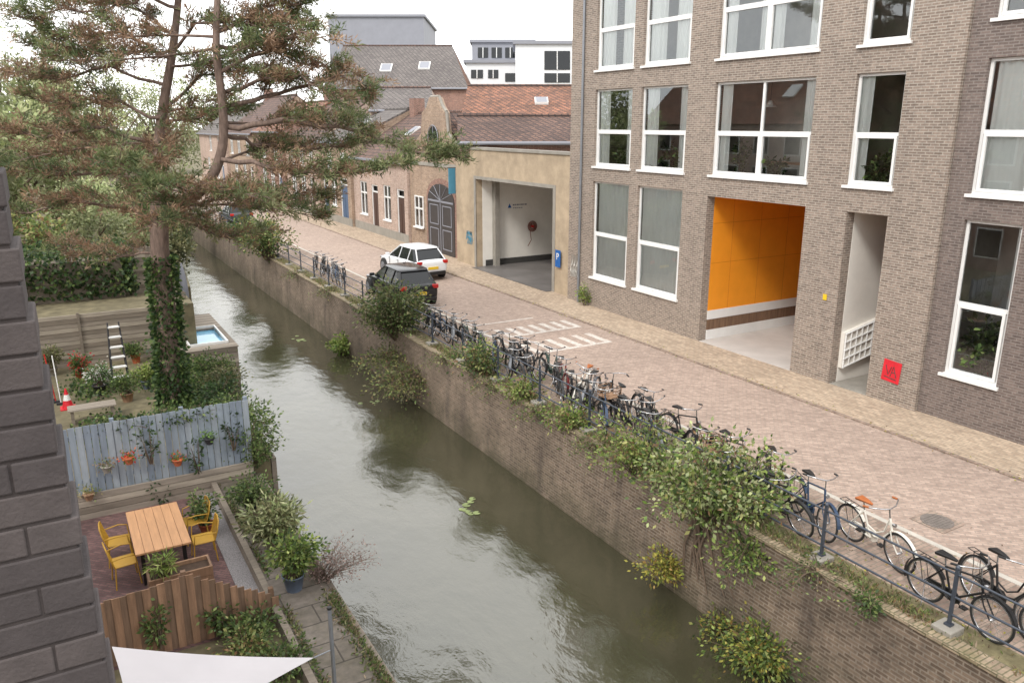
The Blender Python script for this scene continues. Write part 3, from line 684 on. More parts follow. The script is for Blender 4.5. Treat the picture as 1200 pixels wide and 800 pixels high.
house('last pale house of the row at the end of the canal',17.5,92.05,108,6.0,9.0,'pinkbrick','slate',
   [(94,95.2,0.03,3,'doorblue'),(97,98.5,1,3.2,'w'),(102,103.5,1,3.2,'w'),(95,96.4,4,5.7,'w'),(100,101.4,4,5.7,'w')])
FW=Vector((sin(YAW),cos(YAW),0)); RT=Vector((cos(YAW),-sin(YAW),0))
def slopedhouse(name,label,cat,u0,u1,veave,vridge,f,df,wall,roof,ru0=None,ru1=None,sky_=(),zb=0,sk=1):
    E0=atF(u0,veave,f);E1=atF(u1,veave,f);R0=atF(ru0 or u0,vridge,f+df);R1=atF(ru1 or u1,vridge,f+df)
    R1.z=R0.z; E1.z=E0.z
    B0=E0+FW*2*df; B1=E1+FW*2*df
    r=thing(name,label,cat,((E0.x+E1.x)/2,(E0.y+E1.y)/2,zb))
    g=lambda p:Vector((p.x,p.y,zb)); a=FW*.3
    b=MB(); b.quad(g(E0)+a,g(E1)+a,E1+a,E0+a); b.poly([g(E1)+a,g(B1),B1,R1-Vector((0,0,.1)),E1+a]); b.poly([g(E0)+a,g(B0),B0,R0-Vector((0,0,.1)),E0+a]); b.quad(g(B0),g(B1),B1,B0); b.build('wall',M[wall],r)
    b=MB(); b.quad(E0,E1,R1,R0); b.quad(R0,R1,B1,B0); ro=b.build('roof',M[roof],r)
    b=MB(); b.tube([R0,R1],.13,6); b.build('ridge',M['tiledark'],ro)
    MB().tube([E0,E1],.1,6).build('gutter',M['zinc'],r)
    N=(E1-E0).cross(R0-E0).normalized(); N=N if N.z>0 else -N
    for (s,t) in sky_:
        p=E0.lerp(E1,s).lerp(R0.lerp(R1,s),t)+N*.08; xa=(E1-E0).normalized(); ya=N.cross(xa)
        Mx=Matrix((xa,ya,N)).transposed(); k=sk
        w_=MB().obox(p,(.8*k,1.1*k,.14),Mx).build('skylight',M['white'],ro); MB().obox(p+N*.08,(.65*k,.95*k,.04),Mx).build('pane',M['zinc'],w_)
    return r
slopedhouse('tiled_workshop','workshop with dark weathered tiled roof right behind the garage','house',536,690,168,136,40,4,'redbrick','tiledark',zb=5.42)
slopedhouse('tiled_workshop','workshop with orange red tiled roof behind the darker tiled one','house',540,690,137,101,47,6,'redbrick','tile',548,690,sky_=((.62,.45),),zb=5.42)
slopedhouse('warehouse','large hall with grey tiled roof and skylights behind the old row','building',378,549,104,54,84,9,'redbrick','slate',402,530,sky_=((.42,.45),(.72,.5)),sk=1.5)
slopedhouse('tiled_house','house with low grey roof between the warehouse and the curved gable','house',432,512,130,103,62,5,'pinkbrick','slate',440,505)
def fbox(name,label,cat,u0,u1,vt,f,dep,m_,wins=(),roofm='zinc'):
    A=atF(u0,vt,f);B=atF(u1,vt,f); B.z=A.z
    r=thing(name,label,cat,((A.x+B.x)/2,(A.y+B.y)/2,0)); D=FW*dep
    lo=[Vector((p.x,p.y,0)) for p in (A,B,B+D,A+D)]
    MB().extr(lo,(0,0,A.z)).build('wall',M[m_],r)
    MB().extr([A-RT*.3-FW*.3,B+RT*.3-FW*.3,B+RT*.3+D,A-RT*.3+D],(0,0,.35)).build('roof',M[roofm],r)
    for (ua,ub,va,vb_) in wins:
        p=[atF(ua,va,f-.05),atF(ub,va,f-.05),atF(ub,vb_,f-.05),atF(ua,vb_,f-.05)]
        w_=MB().extr(p,-FW*.02).build('window',M['carglass'],r)
        c1=(p[0]+p[1])/2;c2=(p[3]+p[2])/2; MB().tube([c1-FW*.06,c2-FW*.06],.07,4).build('frame',M['white'],w_)
    return r
fbox('office_block','grey metal clad box shaped block rising behind the grey tiled roof','building',384,496,20,130,20,'zinc')
fbox('apartment_block','grey topped modern block with window bands in the far distance','building',553,625,50,112,14,'zinc',[(560,572,56,68),(576,588,56,68),(592,604,56,68)])
fbox('white_apartment_block','white modern block with dark windows left of the brick building','building',546,672,74,100,16,'render',[(592,618,86,96),(552,566,82,92),(572,584,82,92)])
fbox('white_penthouse_block','white stepped block with flat roof, right before the brown facade','building',604,680,52,98.5,10,'render',[(638,668,60,82),(638,668,86,97)])

labs=['red brick house far behind the viewpoint, seen in window reflections','tan brick house behind the viewpoint, seen in reflections','red brick house beside the viewpoint on the near bank','pink brick house beyond the near wall on the near bank','red brick bank house reflected in the lowest left windows','tan brick bank house reflected in the wide window','pink brick bank house reflected in the upper left windows','dark red bank house farthest along the near bank']
for k,(a,bb,wl,xo) in enumerate(((-22,-13,'redbrick',0),(-13,-4,'tanbrick',0),(-4,6.5,'redbrick',0),(6.6,12,'pinkbrick',-.3),(20,29,'redbrick',-6),(29,38,'tanbrick',-6),(38,47,'pinkbrick',-7),(47,58,'redbrick',-8))):
    r=thing('canal_house',labs[k],'house',(-3+xo,(a+bb)/2,-1.5))
    b=MB().box(-12+xo,-2.6+xo,a+.02,bb-.02,-1.5,7.2); b.build('wall',M[wl],r)
    MB().add([(-2.3+xo,a,7),(-2.3+xo,bb,7),(-7.3+xo,bb,11.5),(-7.3+xo,a,11.5),(-12.3+xo,a,7),(-12.3+xo,bb,7)],[(0,1,2,3),(3,2,5,4),(0,3,4),(1,5,2)]).build('roof',M['tile'],r)
    y=a+1.4
    while y+1.6<bb:
        for z in (-.3,2.3,4.8):
            w_=MB().box(-2.6+xo,-2.55+xo,y,y+1.5,z,z+1.7).build('window',M['white'],r); MB().box(-2.56+xo,-2.53+xo,y+.1,y+1.4,z+.1,z+1.6).build('pane',M['carglass'],w_)
        y+=2.9
    MB().obox((-4.8+xo,(a+bb)/2,9.35),(1.3,1,.12),Matrix.Rotation(R(42),3,'Y')).build('skylight',M['white'],r)

# ------------------------------------------------------------------ near brick wall at the left
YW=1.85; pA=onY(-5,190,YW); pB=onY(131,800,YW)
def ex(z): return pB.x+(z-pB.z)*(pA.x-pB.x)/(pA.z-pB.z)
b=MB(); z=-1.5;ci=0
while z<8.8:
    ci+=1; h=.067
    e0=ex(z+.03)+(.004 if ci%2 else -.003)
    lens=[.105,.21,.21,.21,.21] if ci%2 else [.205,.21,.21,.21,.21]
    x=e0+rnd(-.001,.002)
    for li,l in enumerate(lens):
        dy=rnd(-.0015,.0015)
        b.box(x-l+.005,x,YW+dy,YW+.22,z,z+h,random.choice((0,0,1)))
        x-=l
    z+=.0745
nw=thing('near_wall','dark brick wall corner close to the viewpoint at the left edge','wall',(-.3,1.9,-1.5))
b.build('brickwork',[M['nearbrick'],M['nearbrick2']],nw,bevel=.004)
mm=MB(); e1,e2=ex(-1.5)-.008,ex(8.8)-.008; y_=YW+.004; mm.add([(e1,y_,-1.5),(e2,y_,8.8),(-1.1,y_,8.8),(-.7,y_,-1.5),(e1,YW+.2,-1.5),(e2,YW+.2,8.8),(-1.1,YW+.2,8.8),(-.7,YW+.2,-1.5)],[(0,3,2,1),(4,5,6,7),(0,1,5,4)]); mm.build('mortar',M['mortar'],nw)

# ------------------------------------------------------------------ railing
rl=thing('quay_railing','dark blue grey metal railing on stone blocks along the quay','railing',(10.33,5.4,0))
ys=[5.4+2.2*k for k in range(-2,32)]
for y in ys:
    p=MB().box(10.308,10.352,y-.022,y+.022,.12,1.0); p.lathe([(.022,1.0),(.034,1.02),(.034,1.045),(.016,1.065)],(10.33,y,0),10); p.box(10.28,10.38,y-.05,y+.05,.12,.15)
    p.build('post',M['metal'],rl)
    MB().box(10.14,10.48,y-.15,y+.15,-.05,.12).build('stone_block',M['concrete'],rl,bevel=.015)
for z in (.93,.58,.3): MB().tube([(10.33,ys[0],z),(10.33,ys[-1],z)],.018,8).build('rail',M['metal'],rl)

# ------------------------------------------------------------------ bicycles
def wheel(parent,cx,r=.34):
    w=MB(); w.lathe([(.012,-.05),(.022,-.04),(.022,.04),(.012,.05)],(cx,0,r),8,'y')
    for k in range(16):
        a=2*PI*k/16; w.tube([(cx+.02*cos(a),.03*(1 if k%2 else -1),r+.02*sin(a)),(cx+(r-.03)*cos(a+.1),0,r+(r-.03)*sin(a+.1))],.0022,3)
    wo=w.build('wheel',M['chrome'],parent)
    n=30
    MB().tube([(cx+(r-.018)*cos(2*PI*k/n),0,r+(r-.018)*sin(2*PI*k/n)) for k in range(n)],.019,6,closed=True).build('tyre',M['rubber'],wo)
    MB().tube([(cx+(r-.042)*cos(2*PI*k/n),0,r+(r-.042)*sin(2*PI*k/n)) for k in range(n)],.011,5,closed=True).build('rim',M['chrome'],wo)
def make_bike(fm,sm='black',lowstep=False,crate=False):
    t=thing('bicycle','bicycle','bicycle')
    rh=(-.53,0,.34); fh=(.56,0,.34); bb=(-.08,0,.29); sc_=(-.23,0,.74); ht=(.33,0,.86); hb=(.38,0,.66)
    f=MB(); f.tube([bb,sc_],.017,7); f.tube([ht,hb],.02,7)
    if lowstep: f.tube([hb,(.2,0,.42),(.02,0,.36),(-.12,0,.42)],.018,7); f.tube([ht,(.22,0,.56),(.05,0,.45),(-.14,0,.5)],.014,7)
    else: f.tube([sc_,ht],.016,7); f.tube([bb,hb],.018,7)
    for s in (-1,1):
        f.tube([bb,(rh[0],.05*s,.34)],.011,6); f.tube([(sc_[0],.02*s,.72),(rh[0],.05*s,.34)],.009,6)
    f.build('frame',M[fm],t)
    f=MB()
    for s in (-1,1): f.tube([(hb[0],.03*s,.66),(.44,.05*s,.52),(fh[0],.05*s,.34)],.011,6)
    f.build('fork',M[fm],t)
    h=MB(); h.tube([ht,(.31,0,1.02)],.013,6); h.tube([(.1,.3,1.04),(.2,.28,1.06),(.32,.12,1.05),(.33,0,1.03),(.32,-.12,1.05),(.2,-.28,1.06),(.1,-.3,1.04)],.011,6)
    ho=h.build('handlebar',M['chrome'],t)
    for s in (-1,1): MB().tube([(.06,.3*s,1.035),(.17,.285*s,1.057)],.018,7).build('grip',M[sm],ho)
    s=MB(); s.add([(-.38,-.085,.93),(-.38,.085,.93),(-.2,.06,.94),(-.05,.02,.935),(-.05,-.02,.935),(-.2,-.06,.94),(-.38,-.07,.88),(-.38,.07,.88),(-.2,.04,.895),(-.06,.012,.9),(-.06,-.012,.9),(-.2,-.04,.895)],
      [(0,5,4,3,2,1),(6,7,8,9,10,11),(0,1,7,6),(1,2,8,7),(2,3,9,8),(3,4,10,9),(4,5,11,10),(5,0,6,11)])
    s.build('saddle',M[sm],t,bevel=.012)
    MB().tube([sc_,(-.25,0,.89)],.012,6).build('seat_post',M['chrome'],t)
    wheel(t,rh[0]); wheel(t,fh[0])
    def guard(cx,a0,a1):
        m_=MB(); n=12
        for k in range(n):
            a=R(a0+(a1-a0)*k/n); c=R(a0+(a1-a0)*(k+1)/n); r=.365
            m_.quad((cx+r*cos(a),-.03,.34+r*sin(a)),(cx+r*cos(a),.03,.34+r*sin(a)),(cx+r*cos(c),.03,.34+r*sin(c)),(cx+r*cos(c),-.03,.34+r*sin(c)))
        m_.build('mudguard',M[fm],t)
    guard(rh[0],30,200); guard(fh[0],10,135)
    r_=MB(); 
    for s in (-1,1): r_.tube([(-.28,.05*s,.72),(-.75,.06*s,.72)],.007,5); r_.tube([(-.62,.06*s,.72),(rh[0],.06*s,.34)],.006,5)
    for x in (-.4,-.52,-.64,-.75): r_.tube([(x,-.06,.72),(x,.06,.72)],.006,5)
    r_.build('rear_rack',M['black'],t)
    c=MB().lathe([(.085,.045),(.085,.055)],(bb[0],0,.29),16,'y'); c.tube([(bb[0],.06,.29),(.05,.07,.18)],.009,5); c.tube([(bb[0],-.06,.29),(-.21,-.07,.4)],.009,5)
    c.box(0.0,.1,.07,.15,.165,.19); c.box(-.26,-.16,-.15,-.07,.39,.415); c.build('crank',M['black'],t)
    g=MB().extr([(-.52,.04,.37),(-.06,.04,.39),(.02,.04,.33),(.02,.04,.25),(-.06,.04,.2),(-.52,.04,.29)],(0,.03,0)); g.build('chain_guard',M[fm],t)
    MB().tube([(-.5,-.04,.32),(-.42,-.18,.01)],.008,5).build('kickstand',M['chrome'],t)
    MB().lathe([(.02,.39),(.035,.42),(.035,.45)],(0,0,.78),8,'x').build('front_light',M['chrome'],t)
    if crate:
        k=MB(); a,bx,c0,c1=.42,.8,.78,1.02
        for z in (c0,c0+.08,c0+.16,c1): k.tube([(a,-.2,z),(bx,-.2,z),(bx,.2,z),(a,.2,z)],.01,4,closed=True)
        for (x,y) in ((a,-.2),(bx,-.2),(bx,.2),(a,.2),(.61,-.2),(.61,.2)): k.tube([(x,y,c0),(x,y,c1)],.01,4)
        k.box(a,bx,-.2,.2,c0,c0+.015); k.build('front_crate',M['browna'],t)
    return t
protos={'white':make_bike('bwhite','tan',True),'black':make_bike('black'),'omafiets':make_bike('black','black',True,True),'step':make_bike('black','black',True),'blue':make_bike('bblue'),'grey':make_bike('bgrey','black',True),'green':make_bike('bgreen','black',True),'red':make_bike('bred')}
index_children()
desc={'white':'cream white bicycle with tan saddle','black':'black diamond framed bicycle','omafiets':'black bicycle with front crate','step':'black step through bicycle','blue':'dark blue bicycle','grey':'grey step through bicycle','green':'dark green bicycle','red':'dark red bicycle'}
near=[('white',11.27,7.3,-101),('black',10.72,5.55,-97),('step',11.3,5.25,-110),('grey',11.1,4.0,-88)]
nlab=['alone on the near strip beside the manhole','against the near railing post','behind the one at the near railing','cut off at the right edge of the picture']
nm=[('black',10.8,8.9,-98),('blue',11.15,8.55,-112),('step',11.4,9.7,-118),('grey',10.95,10.3,-84),('black',11.5,10.7,-100),('omafiets',11.0,11.3,-115)]
mlab=['half hidden by the biggest leafy bush, closest to the rail','half hidden by the biggest leafy bush, nearest end','on the street side of the biggest leafy bush','behind the biggest leafy bush','standing out past the biggest leafy bush','between the two big leafy bushes']
ordn=['first','second','third','fourth','fifth','sixth','seventh','eighth','ninth','tenth','eleventh','twelfth','thirteenth','fourteenth','fifteenth','sixteenth','seventeenth','eighteenth','nineteenth','twentieth','twenty first','twenty second']
used=set()
def place(kind,x,y,hd,label,group,tilt=6):
    pr=protos[kind]
    if kind in used: o=copy_tree(pr)
    else: o=pr; used.add(kind)
    o.location=(x,y,.0); o.rotation_euler=(R(rnd(-tilt,tilt)),0,R(hd)); o['label']=label; o['category']='bicycle'; o['group']=group
GRP='bicycles parked along the quay railing'
for (k,x,y,h),l in zip(near,nlab): place(k,x,y,h,desc[k]+' '+l,GRP)
for (k,x,y,h),l in zip(nm,mlab): place(k,x,y,h,desc[k]+' '+l,GRP,10)
kinds=['black','grey','step','black','black','blue','step','omafiets','grey','black','white','step','red','black','green','black','step','grey','black','blue','step','black']
for i in range(22):
    y=12.2+i*.4; hd=random.choice((-95,-104,-112,-120,-132,82,70))+rnd(-10,10)
    place(kinds[i],(10.85 if i%2 else 11.45)+rnd(-.2,.2),y+rnd(-.15,.15),hd,'%s, %s from the near end of the crowded row'%(desc[kinds[i]],ordn[i]),GRP,12)
for i in range(7):
    kk=['black','green','step','grey','black','blue','black'][i]; place(kk,10.95+rnd(-.1,.4),21.4+i*.55,-110+rnd(-22,22),'%s, %s in the small row before the round bush'%(desc[kk],ordn[i]),GRP,10)
for i in range(6):
    kk=['black','blue','grey','black','step','black'][i]; place(kk,10.95+rnd(0,.2),34.2+i*.8,-110+rnd(-15,15),'%s, %s in the far row beyond the black car'%(desc[kk],ordn[i]),GRP)

# ------------------------------------------------------------------ cars
def make_car(label,paint,loc,rz,hs=1.0,L=4.3):
    t=thing('parked_car',label,'car'); k=L/4.3
    stt=[(-2.15,.68,.42,.80),(-2.09,.80,.30,.97),(-1.6,.88,.22,1.0),(-.6,.90,.2,.97),(.5,.90,.2,.95),(1.15,.88,.2,.92),(1.8,.83,.24,.80),(2.06,.74,.28,.68),(2.15,.6,.36,.58)]
    vs=[];n=12
    for (x,hw,zb,zt) in stt:
        zt*=hs
        half=[(hw*.8,zb),(hw*.97,zb+.08),(hw,zb+(zt-zb)*.5),(hw*.98,zt-.14),(hw*.9,zt-.02),(hw*.5,zt)]
        ring=[(x*k,a,z) for a,z in half]+[(x*k,-a,z) for a,z in reversed(half)]
        vs+=ring
    fs=[(i*n+j,i*n+(j+1)%n,(i+1)*n+(j+1)%n,(i+1)*n+j) for i in range(len(stt)-1) for j in range(n)]
    fs=[f[::-1] for f in fs]
    fs.append(tuple(range(n))); fs.append(tuple(range((len(stt)-1)*n,len(stt)*n))[::-1])
    body=MB().add(vs,fs,0,True).build('body',M[paint],t,subsurf=2)
    z0=.9*hs; z1=1.43*hs
    def ring(x0,x1,hw,z): return [(x0*k,-hw*.88,z),(x0*k+.2,-hw,z),(x1*k-.3,-hw,z),(x1*k,-hw*.75,z),(x1*k,hw*.75,z),(x1*k-.3,hw,z),(x0*k+.2,hw,z),(x0*k,hw*.88,z)]
    def loft(rs):
        v=[p for r in rs for p in r]; m=8
        f=[(i*m+j,i*m+(j+1)%m,(i+1)*m+(j+1)%m,(i+1)*m+j) for i in range(len(rs)-1) for j in range(m)]
        f.append(tuple(range(m))[::-1]); f.append(tuple(range((len(rs)-1)*m,len(rs)*m))); return v,f
    A=ring(-2.0,1.1,.82,z0); B=ring(-1.5,.2,.62,z1)
    v,f=loft([A,B]); MB().add(v,f).build('window',M['carglass'],t)
    v,f=loft([ring(-1.6,.26,.645,z1-.03),ring(-1.55,.22,.63,z1+.02),ring(-1.2,0,.46,z1+.06)]); MB().add(v,f,0,True).build('roof',M[paint],t,bevel=.015)
    for i in (0,7,3,4): MB().tube([A[i],B[i]],.035,5).build('pillar',M[paint],t)
    for s in (-1,1):
        for x in (-.25,-1.15): MB().tube([(x*k,s*.825,z0),(x*k-.05,s*.63,z1)],.028,5).build('pillar',M[paint],t)
    for x in (-1.32,1.34):
        for s in (-1,1):
            MB().lathe([(.385,-.03),(.385,.03)],(x*k,s*.875,.33),24,'y').build('wheel_arch',M['black'],t)
            w_=MB().lathe([(.2,-.11),(.31,-.11),(.33,-.06),(.33,.06),(.31,.11),(.2,.11)],(x*k,s*.83,.33),24,'y').build('wheel',M['rubber'],t)
            r_=MB().lathe([(.21,.0),(.215,.004)],(x*k,s*.945,.33),20,'y')
            for q in range(5):
                a=2*PI*q/5; r_.obox((x*k+.11*cos(a),s*.955,.33+.11*sin(a)),(.2,.012,.05),Matrix.Rotation(-a,3,'Y'))
            r_.build('rim',M['grey'],w_)
    for s in (-1,1):
        MB().obox((1.95*k,s*.62,.66*hs),(.2,.3,.13),Matrix.Rotation(R(-20*s),3,'Z')).build('headlight',M['chrome'],t,bevel=.03)
        MB().obox((-2.09*k,s*.66,.84*hs),(.12,.26,.16),Matrix.Rotation(R(12*s),3,'Z')).build('tail_light',M['red'],t,bevel=.03)
        MB().obox((.72*k,s*.95,.98*hs),(.12,.2,.12)).build('mirror',M[paint],t,bevel=.03)
        for x in (.62,-.3,-1.1): MB().box(x*k-.006,x*k+.006,s*.893,s*.91,.34,.86*hs).build('door_seam',M['black'],t)
        for x in (-.15,-.95): MB().box(x*k-.09,x*k+.09,s*.895,s*.92,.8*hs,.83*hs).build('door_handle',M[paint],t)
    MB().box(-2.19*k,-2.14*k,-.26,.26,.55,.66).build('number_plate',M['yellowsign'],t)
    MB().box(2.1*k,2.17*k,-.26,.26,.4,.51).build('number_plate',M['yellowsign'],t)
    MB().obox((-2.1*k,0,.36),(.16,1.3,.16)).build('bumper',M['black'],t,bevel=.03)
    MB().obox((2.08*k,0,.4),(.16,1.1,.14)).build('grille',M['black'],t,bevel=.03)
    t.location=loc; t.rotation_euler=(0,0,R(rz)); t['group']='cars parked along the street'; return t
make_car('white car with red tail lights parked in the street before the arched doors','carwhite',(14.85,35.2,0),94,1.02,4.2)
make_car('black estate car parked beside the quay railing near the bicycles','carblack',(12.25,30.4,0),88,1.0,4.5)
make_car('dark grey car parked far along the quay under the pine','cargrey',(11.8,60.5,0),90,1.0,4.2)

# ------------------------------------------------------------------ left bank ground
struct(MB().box(-60,2.58,2,12.7,-2.9,-1.5).build('garden_ground',M['earth']))
struct(MB().box(-60,2.58,12.7,18.65,-2.9,-1.5).build('patio',M['patio']))
struct(MB().box(2.6,3.6,2,18.9,-2.9,-1.3).build('quay_ledge',M['ledge']))
b=MB(); b.box(2.15,2.5,12.8,18.6,-1.6,-1.485); struct(b.build('gravel_strip',M['gravel']))
tag(MB().box(2.5,2.62,2,18.6,-1.6,-1.24).build('ledge_edging',M['oldb']),'grey wooden edging board between the patio and the ledge','edging')
tag(MB().box(3.602,3.72,2,18.9,-2.9,-1.36).build('ledge_fender',M['oldb']),'dark timber fender board along the water side of the ledge','fender')
struct(MB().box(-60,4.0,18.9,30,-2.9,-1.0).build('back_garden_ground',M['earth']))
struct(MB().box(-60,4.1,30.1,40,-2.9,.75).build('upper_terrace',M['earth']))
g=MB(); g.extr([(-60,40,-2.9),(5.4,40,-2.9),(7.0,57,-2.9),(7.4,120,-2.9),(-60,120,-2.9)],(0,0,2.4)); struct(g.build('far_bank',M['earth']))
tag(MB().box(3.98,4.12,18.9,33,-2.9,-1.05).build('timber_bank',M['oldb']),'timber edged bank of the back garden at the water','bank')
b=MB()
for k in range(4): b.box(-1.5,3.5,18.62,18.68,-1.5+k*.15,-1.365+k*.15,k%3)
tag(b.build('retaining_boards',[M['olda'],M['oldb'],M['oldc']]),'weathered grey boards retaining the garden below the blue grey fence','retaining wall')
fz=thing('garden_fence','blue grey vertical board fence with flower pots hung on it','fence',(1.5,18.75,-.95))
b=MB(); x=-1.6; k=0
while x<3.42:
    wdt=.135; b.box(x,x+wdt,18.72+(.012 if k%2 else 0),18.74+(.012 if k%2 else 0),-.95+rnd(-.01,.01),.64+rnd(-.012,.012),random.randrange(3)); x+=wdt+.012; k+=1
b.build('board',[M['bluega'],M['bluegb'],M['bluegc']],fz)
b=MB(); 
for z in (-.7,.35): b.box(-1.6,3.42,18.755,18.8,z,z+.09)
b.build('cross_rail',M['bluegb'],fz)
for x in (.55,2.0,3.44): MB().box(x,x+.09,18.76,18.85,-1.4,.7).build('fence_post',M['bluegb'],fz)
MB().box(-1.6,3.5,18.68,18.75,-1.02,-.96).build('bottom_board',M['oldc'],fz)
pl_lab=['small flower pot with red flowers hung on the blue grey fence','small flower pot with orange flowers hung on the blue grey fence','dark hanging pot near the right end of the blue grey fence','pale hanging pot left of the red flowers on the blue grey fence','wicker pot hanging lowest at the left of the blue grey fence']
for k,(u,v,m_,pl_) in enumerate([(151,538,'terra',[(200,60,40),(226,120,50),(90,120,60)]),(208,540,'terra',[(220,110,50),(110,130,70),(90,120,60)]),(245,515,'darkpot',[(90,120,60),(120,150,80)]),(125,548,'concrete',[(150,130,110),(110,120,80)]),(104,580,'browna',[(170,160,120),(120,130,80)])]):
    c=onY(u,v,18.6)
    t=thing('hanging_pot',pl_lab[k],'flower pot',(c.x,18.6,c.z),'flower pots hung on the fence')
    MB().lathe([(.07,-.1),(.12,.04),(.13,.05),(.11,.05)],(c.x,18.58,c.z),12).build('pot',M[m_],t)
    n=90; ps=np.random.normal(size=(n,3))*[.1,.06,.07]+[c.x,18.57,c.z+.1]; cc=pal(pl_)[np.random.randint(0,len(pl_),n)]
    leafmesh('foliage',ps,np.random.normal(size=(n,3)),.07,.04,cc,t)
for k,(u,v) in enumerate([(175,520),(232,535),(272,505),(188,575)]):
    c=onY(u,v,18.66); plant('climbing_ivy','ivy strand climbing the blue grey fence, %s from the left'%ordn[k],'ivy',(c.x,18.68,c.z-.5),1.1,.3,6,22,.09,DARKG,jit=.04)
plant('overhanging_ivy','ivy spilling over the top of the blue grey fence','ivy',(1.4,18.9,.3),.4,1.9,46,20,.1,np.vstack([DARKG,GREEN]),jit=.07,ysp=.12,lean=(0,-.03,0))
tb=thing('garden_table','orange brown wooden garden table on the brick patio','table',(1.05,15.95,-1.5))
b=MB()
for k in range(6): b.box(.56+k*.165,.56+k*.165+.16,15.0,16.95,-.80,-.76)
b.build('tabletop',M['teak'],tb,bevel=.004)
for x in (.68,1.42):
    for y in (15.15,16.75): MB().box(x-.035,x+.035,y-.035,y+.035,-1.5,-.8).build('leg',M['black'],tb)
def chair(loc,rz,label):
    t=thing('garden_chair',label,'chair')
    s=MB().box(-.22,.2,-.22,.22,.43,.455); s.build('seat',M['yellow'],t,bevel=.02)
    b=MB(); 
    for k in range(7):
        y=-.2+k*.0667; b.tube([(-.2,y,.45),(-.27,y,.65),(-.31,y,.86-.04*abs(k-3)/3)],.008,5)
    b.tube([(-.2,-.23,.45),(-.27,-.24,.66),(-.31,-.2,.84),(-.32,0,.88),(-.31,.2,.84),(-.27,.24,.66),(-.2,.23,.45)],.014,6)
    b.build('backrest',M['yellow'],t)
    for x in (-.19,.18):
        for y in (-.2,.2): MB().tube([(x,y,.44),(x*1.2,y*1.15,0)],.013,6).build('leg',M['yellow'],t)
    for s_ in (-1,1): MB().tube([(-.25,.24*s_,.62),(0,.27*s_,.66),(.16,.25*s_,.64),(.18,.22*s_,.45)],.012,6).build('armrest',M['yellow'],t)
    t.location=loc; t.rotation_euler=(0,0,R(rz)); t['group']='yellow chairs around the garden table'
chair((.38,15.45,-1.5),5,'yellow metal chair at the left of the table, nearer the planter')
chair((.36,16.35,-1.5),-4,'yellow metal chair at the left of the table, nearer the blue grey fence')
chair((1.82,15.6,-1.5),178,'yellow metal chair at the right of the table, nearer the planter')
chair((1.8,16.5,-1.5),184,'yellow metal chair at the right of the table, nearer the blue grey fence')
pb=thing('planter_box','low wooden planter box with long grass at the end of the table','planter',(1.2,14.5,-1.5))
b=MB()
for z in (-1.48,-1.3,-1.12): b.box(.68,1.78,14.22,14.26,z,z+.172,1); b.box(.68,1.78,14.66,14.7,z,z+.172); b.box(.68,.72,14.262,14.658,z,z+.172,2); b.box(1.74,1.78,14.262,14.658,z,z+.172,2)
b.build('side',[M['browna'],M['brownb'],M['brownc']],pb); MB().box(.72,1.74,14.26,14.66,-1.45,-1.02).build('soil',M['soil'],pb)
plant('grass_tuft','tuft of long green grass in the wooden planter box','grass',(.95,14.45,-1.02),.5,.3,34,9,.16,BRIGHT,jit=.02,wr=.15)
bf=thing('garden_fence','brown board fence with a stepped down right side, in front of the patio','fence',(1.2,12.8,-1.5))
b=MB(); x=-1.3;k=0
while x<2.52:
    top=-.2-(x-1.15)*.62 if x>=1.15 else -.2-(1.15-x)*.08
    b.box(x,x+.12,12.78+(.02 if k%2 else 0),12.8+(.02 if k%2 else 0),-1.5,top+rnd(-.015,.015),k%2); x+=.112; k+=1
b.build('board',[M['rusta'],M['rustb']],bf)
b=MB().box(-1.3,2.5,12.822,12.86,-1.2,-1.12); b.build('cross_rail',M['brownc'],bf)
for x in (1.1,2.48): MB().box(x,x+.08,12.83,12.91,-1.5,(-.15 if x<2 else -.9)).build('fence_post',M['brownc'],bf)
for k,(u,v,s_) in enumerate([(185,735,1),(260,720,.8)]):
    c=onY(u,v,12.75); plant('climbing_ivy','ivy on the brown board fence, '+('left clump' if k==0 else 'right clump'),'ivy',(c.x,12.7,c.z-.35),.9*s_,.3,12,26,.09,GREEN,jit=.06)
for k,(u,v) in enumerate([(290,775),(335,790),(300,750)]):
    c=G(u,v,-1.5); plant('ground_shrub','low leafy shrub at the foot of the brown board fence, %s'%['left one','right one by the ledge','rear one'][k],'shrub',c,.6,.55,22,40,.08,[MIX,GREEN,GREEN][k],jit=.1)
tp=onY(386,712,8.0)
sp=thing('sail_pole','grey metal pole standing on the bank that holds the shade sail','pole',(tp.x,8,-1.5))
MB().tube([(tp.x,8.0,-1.5),(tp.x,8.0,tp.z)],.024,10).build('shaft',M['grey'],sp); MB().lathe([(.028,-.015),(.028,.015)],(tp.x,8,tp.z),10).build('cap',M['black'],sp)
A_=onY(131,757,8.6); B_=onY(368,770,8.0); C_=onY(150,905,6.6)
n=14; vs=[];idx={}
for i in range(n+1):
    for j in range(n+1-i):
        a,bq=i/n,j/n; c_=1-a-bq
        p=A_*c_+B_*a+C_*bq; cc=Vector(((A_.x+B_.x+C_.x)/3,(A_.y+B_.y+C_.y)/3,(A_.z+B_.z+C_.z)/3))
        pull=.10*(4*a*bq*(1-c_)+4*a*c_*(1-bq)+4*bq*c_*(1-a)); p=p.lerp(cc,pull*.9); p.z-=.9*a*bq*c_*3
        idx[(i,j)]=len(vs); vs.append(p)
fs=[]
for i in range(n):
    for j in range(n-i):
        fs.append((idx[(i,j)],idx[(i+1,j)],idx[(i,j+1)]))
        if j<n-i-1: fs.append((idx[(i+1,j)],idx[(i+1,j+1)],idx[(i,j+1)]))
ss=thing('shade_sail','white triangular shade sail stretched at the bottom left','shade sail',tuple(A_))
